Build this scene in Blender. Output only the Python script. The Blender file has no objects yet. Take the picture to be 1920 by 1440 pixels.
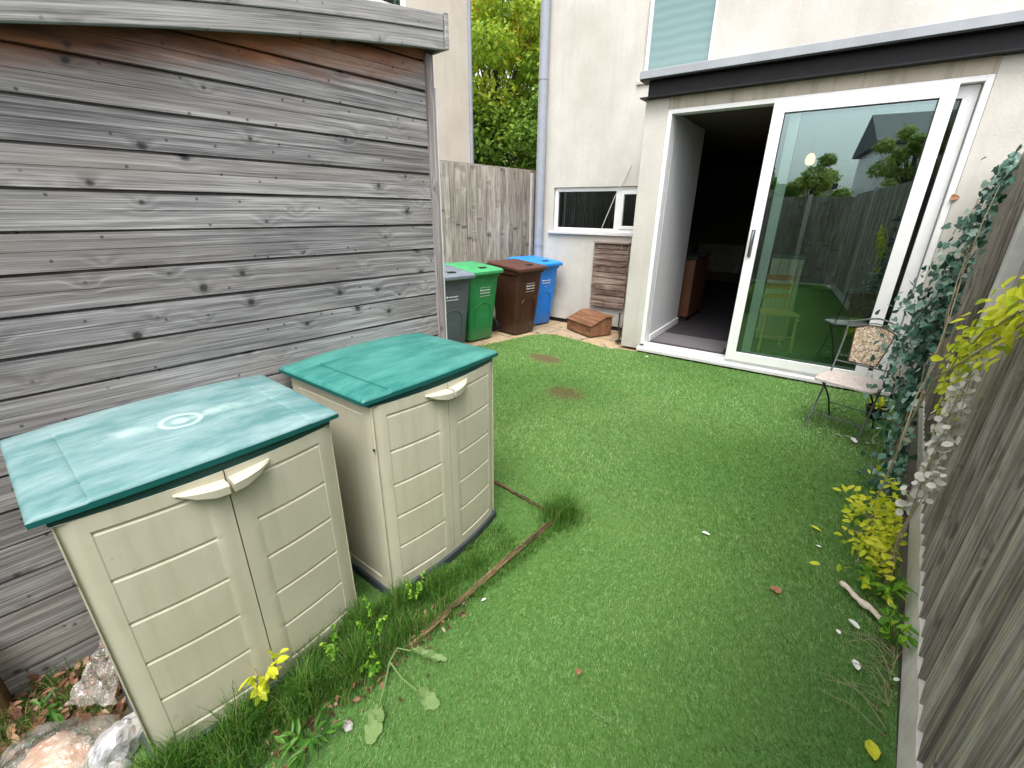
import bpy, math, random
import numpy as np
from mathutils import Matrix, Vector

random.seed(7)
RNG = np.random.default_rng(11)
scene = bpy.context.scene
COL = scene.collection
R = math.radians

# ------------------------------------------------------------------ camera, light, exposure
cam_d = bpy.data.cameras.new("camera")
cam_d.sensor_fit = 'HORIZONTAL'; cam_d.sensor_width = 36.0; cam_d.lens = 36.0 * 828.5 / 1920.0
cam_d.clip_start = 0.02; cam_d.clip_end = 600
cam = bpy.data.objects.new("camera", cam_d); COL.objects.link(cam)
CM = Matrix(((0.7426, -0.25215, 0.62045, 0), (0.66964, 0.26463, -0.69394, 0), (0.01079, 0.9308, 0.36536, 1.75), (0, 0, 0, 1)))
cam.matrix_world = CM
scene.camera = cam

SUN_EL, SUN_AZ = 62.0, 146.0       # azimuth of the sun, clockwise from +Y
world = bpy.data.worlds.new("World"); scene.world = world; world.use_nodes = True
wn = world.node_tree; wn.nodes.clear()
sky = wn.nodes.new('ShaderNodeTexSky'); sky.sky_type = 'NISHITA'; sky.sun_disc = False
sky.sun_elevation = R(SUN_EL); sky.sun_rotation = R(SUN_AZ); sky.air_density = 1.0; sky.dust_density = 4.0; sky.ozone_density = 1.0
hs = wn.nodes.new('ShaderNodeHueSaturation'); hs.inputs['Saturation'].default_value = 0.22; hs.inputs['Value'].default_value = 1.25
wbg = wn.nodes.new('ShaderNodeBackground'); wbg.inputs['Strength'].default_value = 0.15
wo = wn.nodes.new('ShaderNodeOutputWorld')
wn.links.new(sky.outputs[0], hs.inputs['Color']); wn.links.new(hs.outputs[0], wbg.inputs[0]); wn.links.new(wbg.outputs[0], wo.inputs[0])
sun_d = bpy.data.lights.new("sun", 'SUN'); sun_d.energy = 1.0; sun_d.angle = R(28); sun_d.color = (1.0, 0.965, 0.91)
sun = bpy.data.objects.new("sun", sun_d); COL.objects.link(sun)
sun.rotation_euler = (R(90 - SUN_EL), 0, R(180 - SUN_AZ))
scene.view_settings.view_transform = 'Standard'; scene.view_settings.look = 'None'
scene.view_settings.gamma = 1.0; scene.view_settings.exposure = 1.03
scene.view_settings.use_curve_mapping = False

# ------------------------------------------------------------------ node helpers
class NT:
    def __init__(s, name):
        s.m = bpy.data.materials.new(name); s.m.use_nodes = True; s.t = s.m.node_tree; s.t.nodes.clear()
        s.out = s.t.nodes.new('ShaderNodeOutputMaterial')
    def n(s, ty, **k):
        o = s.t.nodes.new(ty)
        for a, b in k.items(): setattr(o, a, b)
        return o
    def set(s, sock, v):
        if isinstance(v, bpy.types.NodeSocket): s.t.links.new(v, sock)
        elif v is not None:
            if isinstance(v, (tuple, list)) and len(v) == 3 and sock.type == 'RGBA': v = (*v, 1)
            sock.default_value = v
    def obj(s): return s.n('ShaderNodeTexCoord').outputs['Object']
    def attr(s, name='vr'):
        a = s.n('ShaderNodeAttribute'); a.attribute_name = name; return a.outputs['Fac']
    def math(s, op, a, b=None, c=None, clamp=False):
        m = s.n('ShaderNodeMath', operation=op); m.use_clamp = clamp
        s.set(m.inputs[0], a)
        if b is not None: s.set(m.inputs[1], b)
        if c is not None: s.set(m.inputs[2], c)
        return m.outputs[0]
    def vmath(s, op, a, b=None):
        m = s.n('ShaderNodeVectorMath', operation=op); s.set(m.inputs[0], a)
        if b is not None: s.set(m.inputs[1], b)
        return m.outputs['Value'] if op in ('LENGTH', 'DISTANCE', 'DOT_PRODUCT') else m.outputs[0]
    def sep(s, v):
        m = s.n('ShaderNodeSeparateXYZ'); s.set(m.inputs[0], v); return m.outputs
    def comb(s, x, y, z):
        m = s.n('ShaderNodeCombineXYZ')
        for i, q in enumerate((x, y, z)): s.set(m.inputs[i], q)
        return m.outputs[0]
    def noise(s, v, scale, detail=3, rough=0.55, dist=0.0, col=False):
        m = s.n('ShaderNodeTexNoise'); s.set(m.inputs['Vector'], v); m.inputs['Scale'].default_value = scale
        m.inputs['Detail'].default_value = detail; m.inputs['Roughness'].default_value = rough; m.inputs['Distortion'].default_value = dist
        return m.outputs['Color' if col else 'Fac']
    def voro(s, v, scale, rnd=1.0, feature='F1', out='Distance', dim='3D'):
        m = s.n('ShaderNodeTexVoronoi', feature=feature); m.voronoi_dimensions = dim; s.set(m.inputs['Vector'], v); m.inputs['Scale'].default_value = scale
        m.inputs['Randomness'].default_value = rnd
        return m.outputs[out]
    def ramp(s, f, stops, interp='LINEAR'):
        m = s.n('ShaderNodeValToRGB'); s.set(m.inputs[0], f); e = m.color_ramp.elements; m.color_ramp.interpolation = interp
        while len(e) < len(stops): e.new(0.5)
        for q, (p, c) in zip(e, stops):
            q.position = p; q.color = (*c, 1) if len(c) == 3 else c
        return m.outputs[0]
    def map(s, f, a, b, c=0.0, d=1.0):
        m = s.n('ShaderNodeMapRange'); s.set(m.inputs[0], f)
        for i, q in enumerate((a, b, c, d)): m.inputs[i + 1].default_value = q
        return m.outputs[0]
    def mix(s, f, a, b, mode='MIX'):
        m = s.n('ShaderNodeMix', data_type='RGBA', blend_type=mode); s.set(m.inputs[0], f); s.set(m.inputs[6], a); s.set(m.inputs[7], b)
        return m.outputs[2]
    def bump(s, h, strength=0.3, dist=0.01):
        m = s.n('ShaderNodeBump'); s.set(m.inputs['Height'], h); m.inputs['Strength'].default_value = strength; m.inputs['Distance'].default_value = dist
        return m.outputs[0]
    def bsdf(s, col, rough=0.7, metal=0.0, normal=None, spec=0.5, trans=0.0, sss=0.0, alpha=None):
        p = s.n('ShaderNodeBsdfPrincipled'); s.set(p.inputs['Base Color'], col); s.set(p.inputs['Roughness'], rough)
        s.set(p.inputs['Metallic'], metal); s.set(p.inputs['Specular IOR Level'], spec); s.set(p.inputs['Transmission Weight'], trans)
        if normal is not None: s.set(p.inputs['Normal'], normal)
        if alpha is not None: s.set(p.inputs['Alpha'], alpha)
        return p.outputs[0]
    def done(s, sh):
        s.t.links.new(sh, s.out.inputs[0]); return s.m

def plain(name, col, rough=0.6, metal=0.0, var=0.12, nscale=9.0, bump=0.0, bscale=120, spec=0.5):
    t = NT(name); o = t.obj()
    f = t.noise(o, nscale, 4, 0.6)
    c = t.mix(t.map(f, 0.3, 0.7), tuple(x * (1 - var) for x in col), tuple(min(1, x * (1 + var)) for x in col))
    nm = t.bump(t.noise(o, bscale, 3), bump, 0.003) if bump else None
    rg = t.map(f, 0.3, 0.7, rough * 0.85, min(1, rough * 1.15))
    return t.done(t.bsdf(c, rg, metal, nm, spec))

def wood(name, axis, dark, mid, light, knots=1.0, ring=26.0, warm=None, rough=0.85, curve=False, top_stain=False, blotch=1.0, drip=0.0):
    """weathered softwood; grain runs along AXIS; 'vr' offsets each board"""
    t = NT(name); o = t.obj(); x, y, z = t.sep(o)
    vr = t.attr()
    a, b, c = {'X': (x, y, z), 'Y': (y, z, x), 'Z': (z, y, x)}[axis]
    if curve: b = t.math('SUBTRACT', b, t.math('SUBTRACT', t.math('MULTIPLY', a, 0.232), t.math('MULTIPLY', t.math('MULTIPLY', a, a), 0.028)))
    off = t.math('MULTIPLY', vr, 37.0)
    al = t.math('ADD', a, off)
    p2 = t.comb(al, b, c)
    kd = t.voro(t.comb(al, t.math('ADD', b, t.math('MULTIPLY', vr, 3.3)), 0.0), 4.6, 1.0, dim='2D')
    kc = t.voro(t.comb(al, t.math('ADD', b, t.math('MULTIPLY', vr, 3.3)), 0.0), 4.6, 1.0, out='Color', dim='2D')
    kr = t.sep(kc)[0]
    kfield = t.map(kd, 0.0, 0.34, 1.0, 0.0)
    kfield = t.math('POWER', kfield, 2.0)
    ringc = t.math('ADD', t.math('MULTIPLY', b, ring), t.math('MULTIPLY', t.noise(t.comb(t.math('MULTIPLY', al, 0.9), t.math('MULTIPLY', b, 5.0), c), 1.0, 2), 2.2))
    ringc = t.math('ADD', ringc, t.math('MULTIPLY', kfield, 1.3))
    rings = t.math('SINE', t.math('MULTIPLY', ringc, 6.283))
    fib = t.noise(t.comb(t.math('MULTIPLY', al, 3.0), t.math('MULTIPLY', b, 210.0), t.math('MULTIPLY', c, 60)), 1.0, 5, 0.65)
    fib2 = t.noise(t.comb(t.math('MULTIPLY', al, 1.2), t.math('MULTIPLY', b, 38.0), t.math('MULTIPLY', c, 30)), 1.0, 4, 0.6)
    bl = t.noise(t.comb(t.math('MULTIPLY', al, 1.6), t.math('MULTIPLY', b, 7.0), c), 1.0, 4, 0.6)
    f = t.math('ADD', t.math('SUBTRACT', t.math('MULTIPLY', fib, 0.95), 0.20), t.math('MULTIPLY', fib2, 0.35))
    f = t.math('ADD', f, t.math('MULTIPLY', rings, 0.035))
    f = t.math('ADD', f, t.math('MULTIPLY', t.math('SUBTRACT', bl, 0.5), 0.45 * blotch))
    f = t.math('ADD', f, t.math('MULTIPLY', t.math('SUBTRACT', vr, 0.5), 0.10 if not drip else 0.20))
    col = t.ramp(f, [(0.27, dark), (0.46, mid), (0.63, light)])
    if warm:
        w = t.map(t.noise(t.comb(t.math('MULTIPLY', al, 0.8), t.math('MULTIPLY', b, 3.0), c), 1.3, 3), 0.48, 0.72)
        col = t.mix(t.math('MULTIPLY', w, 0.55), col, warm)
    # pale raised growth-ring lines
    thin = t.math('MULTIPLY', t.map(rings, 0.82, 1.0), t.map(t.noise(t.comb(t.math('MULTIPLY', al, 1.1), t.math('MULTIPLY', b, 9), c), 1.0, 2), 0.5, 0.62))
    thin = t.math('MULTIPLY', thin, t.map(kfield, 0.0, 0.35, 1.0, 0.25))
    col = t.mix(t.math('MULTIPLY', thin, 0.35), col, tuple(min(1, q * 1.35) for q in light))
    if top_stain:    # boards sheltered by the eaves keep the raw brown of the timber, edge follows the roof line
        lim = t.math('ADD', t.math('MULTIPLY', y, 0.175), 2.125)
        st = t.math('SUBTRACT', z, lim)
        st = t.math('ADD', st, t.math('MULTIPLY', t.math('SUBTRACT', t.noise(t.comb(t.math('MULTIPLY', y, 2.4), t.math('MULTIPLY', z, 9), 0.0), 1.0, 4), 0.5), 0.22))
        w = t.map(st, -0.05, 0.05)
        brown = t.mix(t.map(bl, 0.35, 0.65), (0.05, 0.020, 0.010), (0.36, 0.13, 0.05))
        col = t.mix(t.math('MULTIPLY', w, 0.92), col, brown)
    if drip:
        dn = t.noise(t.comb(t.math('MULTIPLY', a, 2.0), t.math('MULTIPLY', b, 2.0), c), 4.0, 4)
        col = t.mix(t.math('MULTIPLY', t.map(dn, 0.5, 0.7), drip), col, tuple(q * 0.5 for q in dark))
    if knots:
        kd2 = t.math('ADD', t.math('ADD', kd, t.math('MULTIPLY', t.math('SUBTRACT', t.noise(p2, 45, 3), 0.5), 0.07)), t.map(kr, 0.3, 1.0, 0.035, -0.015))
        km = t.math('MULTIPLY', t.map(kd2, 0.030, 0.080, 1.0, 0.0), t.map(kr, 0.30, 0.34))
        halo = t.math('MULTIPLY', t.map(t.math('ADD', kd, t.math('MULTIPLY', t.math('SUBTRACT', fib2, .5), .25)), 0.05, 0.20, 1.0, 0.0), t.map(kr, 0.45, 0.6))
        col = t.mix(t.math('MULTIPLY', halo, 0.4 * knots), col, tuple(q * 0.55 for q in dark))
        col = t.mix(t.math('MULTIPLY', km, 0.9 * knots), col, tuple(q * 0.3 for q in dark))
        pk = t.voro(t.comb(t.math('ADD', al, 5.1), b, 0.0), 9.5, 1.0, dim='2D')
        pc = t.sep(t.voro(t.comb(t.math('ADD', al, 5.1), b, 0.0), 9.5, 1.0, out='Color', dim='2D'))[1]
        col = t.mix(t.math('MULTIPLY', t.math('MULTIPLY', t.map(pk, 0.035, 0.065, 1.0, 0.0), t.map(pc, 0.55, 0.6)), 0.75 * knots), col, tuple(q * 0.35 for q in dark))
    h = t.math('ADD', t.math('MULTIPLY', fib, 0.7), t.math('MULTIPLY', rings, 0.12))
    return t.done(t.bsdf(col, rough, 0, t.bump(h, 0.5, 0.0025), 0.25))

def stucco(name, a, b, streak=0.5):
    t = NT(name); o = t.obj(); x, y, z = t.sep(o)
    n1 = t.noise(o, 1.3, 5, 0.6)
    col = t.mix(t.map(n1, 0.35, 0.68), a, b)
    st = t.noise(t.comb(t.math('MULTIPLY', x, 9.0), t.math('MULTIPLY', y, 9.0), t.math('MULTIPLY', z, 0.6)), 1.0, 5, 0.65)
    col = t.mix(t.math('MULTIPLY', t.map(st, 0.5, 0.74), streak), col, tuple(q * 0.66 for q in a))
    sp = t.noise(o, 55, 5, 0.75)
    col = t.mix(t.math('MULTIPLY', t.map(sp, 0.50, 0.72), 0.42), col, tuple(q * 0.72 for q in a))
    # rising damp and green algae near the foot
    d = t.math('MULTIPLY', t.map(z, 0.0, 0.35, 1.0, 0.0), t.map(t.noise(o, 5, 4), 0.4, 0.62))
    col = t.mix(t.math('MULTIPLY', d, 0.55), col, (0.22, 0.20, 0.15))
    h = t.math('ADD', t.noise(o, 160, 3), t.math('MULTIPLY', t.noise(o, 45, 3), 0.8))
    return t.done(t.bsdf(col, 0.92, 0, t.bump(h, 0.55, 0.004), 0.2))

def leafmat(name, stops, rough=0.5, trans=0.35, spec=0.4):
    t = NT(name); vr = t.attr()
    c = t.ramp(vr, stops)
    n = t.noise(t.obj(), 60, 3)
    c = t.mix(t.map(n, 0.35, 0.7, 0, 0.35), c, t.mix(0.5, c, (0.02, 0.03, 0.01)))
    p = t.bsdf(c, rough, 0, None, spec)
    tr = t.n('ShaderNodeBsdfTranslucent'); t.set(tr.inputs[0], c)
    m = t.n('ShaderNodeMixShader'); m.inputs[0].default_value = trans
    t.t.links.new(p, m.inputs[1]); t.t.links.new(tr.outputs[0], m.inputs[2])
    return t.done(m.outputs[0])

def glassmat(name, tint, refl=0.14, body=0.0, bodycol=(0.2, 0.3, 0.3), rough=0.0):
    t = NT(name)
    tr = t.n('ShaderNodeBsdfTransparent'); tr.inputs[0].default_value = (*tint, 1)
    df = t.n('ShaderNodeBsdfDiffuse'); df.inputs[0].default_value = (*bodycol, 1)
    gl = t.n('ShaderNodeBsdfGlossy'); gl.inputs[0].default_value = (0.80, 0.96, 1.0, 1); gl.inputs['Roughness'].default_value = rough
    lw = t.n('ShaderNodeFresnel'); lw.inputs[0].default_value = 1.5
    m0 = t.n('ShaderNodeMixShader'); m0.inputs[0].default_value = body
    t.t.links.new(tr.outputs[0], m0.inputs[1]); t.t.links.new(df.outputs[0], m0.inputs[2])
    m = t.n('ShaderNodeMixShader')
    t.set(m.inputs[0], t.math('ADD', t.math('MULTIPLY', lw.outputs[0], 1.3), refl, clamp=True))
    t.t.links.new(m0.outputs[0], m.inputs[1]); t.t.links.new(gl.outputs[0], m.inputs[2])
    return t.done(m.outputs[0])

def emis(name, col, s):
    t = NT(name); e = t.n('ShaderNodeEmission'); e.inputs[0].default_value = (*col, 1); e.inputs[1].default_value = s
    return t.done(e.outputs[0])

M = {}
M['shed_board'] = wood('weathered_shed_boards', 'Y', (0.095, 0.092, 0.094), (0.235, 0.227, 0.226), (0.42, 0.408, 0.40), top_stain=True, blotch=0.85, warm=(0.20, 0.165, 0.145))
M['fascia'] = wood('silvered_fascia_board', 'Y', (0.15, 0.147, 0.14), (0.30, 0.295, 0.285), (0.42, 0.41, 0.40), knots=0.6, blotch=0.8, curve=True)
M['post_wood'] = wood('grey_post_wood', 'Z', (0.13, 0.11, 0.105), (0.27, 0.24, 0.23), (0.38, 0.35, 0.33), knots=0.5)
M['brown_post'] = wood('brown_stained_post', 'Z', (0.03, 0.018, 0.008), (0.10, 0.06, 0.022), (0.17, 0.11, 0.05), knots=0.4)
M['fence'] = wood('side_fence_wood', 'Z', (0.13, 0.11, 0.09), (0.30, 0.265, 0.23), (0.46, 0.42, 0.37), warm=(0.24, 0.25, 0.17), blotch=0.7, knots=0.8, ring=8)
M['fence_near'] = wood('near_fence_wood', 'Z', (0.15, 0.135, 0.115), (0.33, 0.303, 0.265), (0.56, 0.525, 0.48), blotch=0.9, knots=0.5, ring=14, drip=0.18)
M['log'] = wood('rotting_log_edging', 'Y', (0.03, 0.018, 0.010), (0.15, 0.09, 0.05), (0.36, 0.25, 0.15), knots=0.2, ring=60)
M['slat'] = wood('weathered_brown_slats', 'X', (0.08, 0.05, 0.04), (0.22, 0.155, 0.13), (0.42, 0.34, 0.29), knots=0.3, ring=40)
M['boxwood'] = wood('brown_stained_box_boards', 'X', (0.09, 0.040, 0.020), (0.20, 0.095, 0.050), (0.34, 0.18, 0.10), knots=0.1, ring=30, rough=0.6)
M['stucco'] = stucco('cream_render', (0.50, 0.475, 0.43), (0.63, 0.605, 0.56), 0.22)
M['stucco_far'] = stucco('warm_cream_render', (0.60, 0.55, 0.47), (0.72, 0.67, 0.59), 0.25)
M['stucco_stain'] = stucco('stained_render_lintel', (0.40, 0.35, 0.28), (0.54, 0.49, 0.42), 0.9)
M['white'] = plain('white_upvc', (0.80, 0.80, 0.80), 0.35, var=0.04)
M['offwhite'] = plain('greyed_white_upvc', (0.62, 0.62, 0.62), 0.45, var=0.08)
M['inwall'] = plain('interior_white_paint', (0.55, 0.55, 0.57), 0.9, var=0.03)
M['dimwall'] = plain('interior_dimmed_wall', (0.10, 0.075, 0.06), 0.9, var=0.05)  # colour darkened to carry the dimness deep inside the room
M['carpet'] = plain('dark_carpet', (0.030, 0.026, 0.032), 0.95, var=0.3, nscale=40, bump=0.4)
M['mat'] = plain('grey_door_mat', (0.13, 0.12, 0.13), 0.95, var=0.3, nscale=90, bump=0.6, bscale=300)
M['pipe'] = plain('grey_blue_downpipe', (0.30, 0.325, 0.375), 0.4, var=0.08)
M['lead'] = plain('grey_lead_flashing', (0.33, 0.35, 0.38), 0.5, var=0.14, nscale=3)
M['steel'] = plain('black_steel_beam', (0.013, 0.013, 0.015), 0.55, var=0.5, nscale=5, spec=.25)
M['dark'] = plain('dark_gap', (0.015, 0.014, 0.013), 0.9)
M['rubber'] = plain('black_rubber', (0.02, 0.02, 0.022), 0.6)
M['handle_grey'] = plain('grey_door_handle', (0.16, 0.17, 0.20), 0.35, 0.6)
M['concrete'] = plain('pale_concrete', (0.66, 0.64, 0.59), 0.9, var=0.16, nscale=7, bump=0.5, bscale=60)
M['post_conc'] = plain('grey_white_concrete_post', (0.56, 0.55, 0.54), 0.85, var=0.12, nscale=8, bump=0.3)
M['orangewood'] = plain('orange_brown_kitchen_panel', (0.13, 0.05, 0.022), 0.5, var=0.2)
M['orangeslat'] = plain('orange_varnished_wood', (0.70, 0.30, 0.09), 0.5, var=0.15)
M['pine'] = plain('pale_pine_chair', (0.80, 0.58, 0.25), 0.5, var=0.15)
M['radiator'] = plain('radiator_enamel', (0.30, 0.29, 0.28), 0.5)
M['bulb'] = emis('warm_lit_lamp_shade', (1.0, 0.55, 0.20), 1.9)
M['blackpot'] = plain('black_plant_pot', (0.012, 0.012, 0.016), 0.4)
M['mark'] = plain('white_print', (0.75, 0.77, 0.75), 0.6, var=0.1)
M['iron'] = plain('grey_painted_iron', (0.115, 0.13, 0.13), 0.5, 0.3, var=0.3, nscale=30)
M['seat'] = plain('pale_stone_seat', (0.55, 0.48, 0.44), 0.8, var=0.25, nscale=50, bump=0.4)
M['petal'] = plain('white_fallen_petal', (0.78, 0.78, 0.74), 0.6, var=0.1)
M['barkstrip'] = plain('pale_peeled_wood', (0.70, 0.60, 0.50), 0.7, var=0.15, nscale=40)
M['brownleaf'] = plain('brown_dead_leaf', (0.26, 0.12, 0.06), 0.8, var=0.4, nscale=40)
M['stone'] = plain('grey_white_pebble', (0.38, 0.37, 0.34), 0.8, var=0.35, nscale=40, bump=0.3)
M['bark'] = plain('tree_bark', (0.10, 0.085, 0.07), 0.9, var=0.4, nscale=12, bump=0.8, bscale=30)
M['vine'] = plain('dry_vine_stem', (0.36, 0.30, 0.20), 0.8, var=0.2)
M['seedpod'] = plain('papery_white_seed_pod', (0.66, 0.63, 0.57), 0.6, var=0.12)
M['cable'] = plain('white_cable', (0.55, 0.55, 0.52), 0.6)
M['rust'] = plain('rust_brown_rod', (0.10, 0.055, 0.035), 0.7, 0.3, var=0.4)
M['roofgrey'] = plain('dark_grey_roof', (0.08, 0.085, 0.09), 0.7)
M['blade'] = None

def bin_mat(name, col, rough=0.42):
    t = NT(name); o = t.obj(); x, y, z = t.sep(o)
    n = t.noise(o, 7, 5, 0.65)
    c = t.mix(t.map(n, 0.4, 0.75, 0, 0.35), col, tuple(min(1, q * 1.7 + 0.02) for q in col))
    dirt = t.math('MULTIPLY', t.map(z, 0.0, 0.22, 1.0, 0.0), t.map(t.noise(o, 18, 4), 0.35, 0.65))
    c = t.mix(t.math('MULTIPLY', dirt, 0.5), c, (0.12, 0.10, 0.07))
    return t.done(t.bsdf(c, t.map(n, 0.3, 0.7, rough * 0.8, rough * 1.3), 0, t.bump(t.noise(o, 220, 2), 0.12, 0.002), 0.45))
M['bin_grey'] = bin_mat('grey_bin_plastic', (0.080, 0.092, 0.108))
M['bin_green'] = bin_mat('green_bin_plastic', (0.020, 0.20, 0.060))
M['bin_brown'] = bin_mat('brown_bin_plastic', (0.045, 0.016, 0.008))
M['bin_blue'] = bin_mat('blue_bin_plastic', (0.010, 0.19, 0.66))
M['bin_grey_lid'] = bin_mat('grey_lid_plastic', (0.16, 0.19, 0.23))
M['bin_green_lid'] = bin_mat('green_lid_plastic', (0.05, 0.32, 0.12))
M['bin_brown_lid'] = bin_mat('brown_lid_plastic', (0.085, 0.033, 0.022))
M['bin_blue_lid'] = bin_mat('blue_lid_plastic', (0.015, 0.22, 0.72))

def cab_plastic():
    t = NT('beige_cabinet_plastic'); o = t.obj(); x, y, z = t.sep(o)
    n = t.noise(o, 3, 5, 0.6)
    c = t.mix(t.map(n, 0.35, 0.7), (0.53, 0.505, 0.39), (0.60, 0.575, 0.455))
    st = t.noise(t.comb(t.math('MULTIPLY', x, 14), t.math('MULTIPLY', y, 14), t.math('MULTIPLY', z, 1.2)), 1, 5, 0.65)
    c = t.mix(t.math('MULTIPLY', t.map(st, 0.52, 0.72), 0.28), c, (0.34, 0.33, 0.22))
    d = t.math('MULTIPLY', t.map(z, 0.0, 0.3, 1, 0), t.map(t.noise(o, 12, 4), 0.35, 0.65))
    c = t.mix(t.math('MULTIPLY', d, 0.35), c, (0.20, 0.19, 0.10))
    sp = t.voro(o, 14, 1.0)
    c = t.mix(t.math('MULTIPLY', t.map(sp, 0.03, 0.05, 1, 0), 0.35), c, (0.16, 0.13, 0.08))
    return t.done(t.bsdf(c, 0.5, 0, t.bump(t.noise(o, 260, 2), 0.10, 0.002), 0.35))
M['cab'] = cab_plastic()
def lid_plastic(name, ring=False):
    t = NT(name); o = t.obj(); x, y, z = t.sep(o)
    n = t.noise(t.comb(t.math('MULTIPLY', x, 3.0), t.math('MULTIPLY', y, 1.1), z), 2.2, 6, 0.68, 0.15)
    base, pale = ((0.095, 0.225, 0.225), (0.27, 0.39, 0.40)) if ring else ((0.022, 0.17, 0.145), (0.075, 0.29, 0.25))
    top = t.mix(t.map(n, 0.40, 0.64), base, pale)
    sc = t.noise(t.comb(t.math('MULTIPLY', x, 60), t.math('MULTIPLY', y, 5), z), 1, 4, 0.7)
    top = t.mix(t.math('MULTIPLY', t.map(sc, 0.56, 0.75), 0.4), top, tuple(min(1, q * 1.5 + .05) for q in pale))
    if ring:
        r = t.vmath('LENGTH', t.comb(x, y, 0.0))
        rr = t.math('ABSOLUTE', t.math('SUBTRACT', r, t.math('ADD', 0.052, t.math('MULTIPLY', t.noise(o, 20, 2), 0.012))))
        ringm = t.map(rr, 0.004, 0.012, 1, 0)
        mid = t.map(r, 0.018, 0.034, 1, 0)
        band = t.math('MULTIPLY', t.map(t.math('ABSOLUTE', t.math('ADD', t.math('SUBTRACT', x, t.math('MULTIPLY', y, 0.05)), t.math('MULTIPLY', t.noise(o, 7, 3), 0.04))), 0.012, 0.05, 1, 0), t.map(t.noise(o, 9, 4), 0.42, 0.6))
        band = t.math('MULTIPLY', band, t.map(t.math('ABSOLUTE', y), 0.15, 0.34, 1, 0))
        w = t.math('MAXIMUM', t.math('MAXIMUM', t.math('MULTIPLY', ringm, 0.8), t.math('MULTIPLY', mid, 0.7)), t.math('MULTIPLY', band, 0.55))
        top = t.mix(w, top, (0.50, 0.66, 0.63))
    # sides of the lid stay unbleached
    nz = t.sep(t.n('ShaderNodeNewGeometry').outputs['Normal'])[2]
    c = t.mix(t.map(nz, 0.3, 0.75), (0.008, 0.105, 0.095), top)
    return t.done(t.bsdf(c, 0.42, 0, t.bump(t.noise(o, 160, 3), 0.15, 0.002), 0.4))
M['lid_a'] = lid_plastic('bleached_teal_lid', True)
M['lid_b'] = lid_plastic('teal_lid', False)
M['lip'] = plain('dark_green_lid_underside', (0.008, 0.06, 0.052), 0.5)
M['plinth'] = plain('dark_slate_plastic_base', (0.035, 0.045, 0.055), 0.6)

# ------------------------------------------------------------------ mesh helpers
class MB:
    def __init__(s): s.v = []; s.f = []; s.a = []; s.cur = 0.5
    def add(s, vs, fs):
        b = len(s.v); s.v += [tuple(map(float, p)) for p in vs]; s.f += [tuple(b + i for i in q) for q in fs]; s.a += [s.cur] * len(vs); return s
    def box(s, x0, x1, y0, y1, z0, z1, mat=None):
        vs = [Vector((x, y, z)) for x in (x0, x1) for y in (y0, y1) for z in (z0, z1)]
        if mat is not None: vs = [mat @ p for p in vs]
        return s.add(vs, [(0, 1, 3, 2), (4, 6, 7, 5), (0, 4, 5, 1), (2, 3, 7, 6), (0, 2, 6, 4), (1, 5, 7, 3)])
    def prism(s, poly, vec):
        n = len(poly); v = Vector(vec)
        vs = [Vector(p) for p in poly] + [Vector(p) + v for p in poly]
        return s.add(vs, [tuple(range(n))[::-1], tuple(range(n, 2 * n))] + [(i, (i + 1) % n, n + (i + 1) % n, n + i) for i in range(n)])
    def loft(s, rings, cap=True):
        n = len(rings[0]); vs = [p for r in rings for p in r]; fs = []
        for k in range(len(rings) - 1):
            for i in range(n):
                j = (i + 1) % n; fs.append((k * n + i, k * n + j, (k + 1) * n + j, (k + 1) * n + i))
        if cap: fs += [tuple(range(n))[::-1], tuple(range((len(rings) - 1) * n, len(rings) * n))]
        return s.add(vs, fs)
    def tube(s, pts, r, n=8, r1=None, cap=True):
        pts = [Vector(p) for p in pts]; rings = []
        up = None
        for i, p in enumerate(pts):
            d = (pts[min(i + 1, len(pts) - 1)] - pts[max(i - 1, 0)]).normalized()
            if up is None: up = Vector((0, 0, 1)) if abs(d.z) < 0.9 else Vector((1, 0, 0))
            a = d.cross(up).normalized(); b = a.cross(d).normalized(); up = b
            rr = r if r1 is None else r + (r1 - r) * i / max(1, len(pts) - 1)
            rings.append([p + (a * math.cos(2 * math.pi * k / n) + b * math.sin(2 * math.pi * k / n)) * rr for k in range(n)])
        return s.loft(rings, cap)
    def grid(s, P):      # P: rows of points
        nr, nc = len(P), len(P[0])
        return s.add([p for r in P for p in r], [(i * nc + j, i * nc + j + 1, (i + 1) * nc + j + 1, (i + 1) * nc + j) for i in range(nr - 1) for j in range(nc - 1)])
    def build(s, name, mat, parent=None, smooth=False, bevel=0.0, world=False, seg=1, angle=40):
        me = bpy.data.meshes.new(name)
        vs = s.v
        if world and parent is not None:
            inv = WM[parent.name].inverted(); vs = [tuple(inv @ Vector(p)) for p in vs]
        me.from_pydata(vs, [], s.f); 
        at = me.attributes.new('vr', 'FLOAT', 'POINT'); at.data.foreach_set('value', s.a)
        me.materials.append(mat)
        if smooth:
            me.polygons.foreach_set('use_smooth', [True] * len(me.polygons))
            me.set_sharp_from_angle(angle=R(angle))
        me.update()
        o = bpy.data.objects.new(name, me); COL.objects.link(o)
        if parent is not None: o.parent = parent; WM[o.name] = WM[parent.name]
        else: WM[o.name] = Matrix.Identity(4)
        if bevel:
            b = o.modifiers.new('bevel', 'BEVEL'); b.width = bevel; b.segments = seg; b.limit_method = 'ANGLE'; b.angle_limit = R(40)
        return o
WM = {}
def tag(o, label=None, cat=None, group=None, kind=None):
    if label: o['label'] = label
    if cat: o['category'] = cat
    if group: o['group'] = group
    if kind: o['kind'] = kind
    return o
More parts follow.
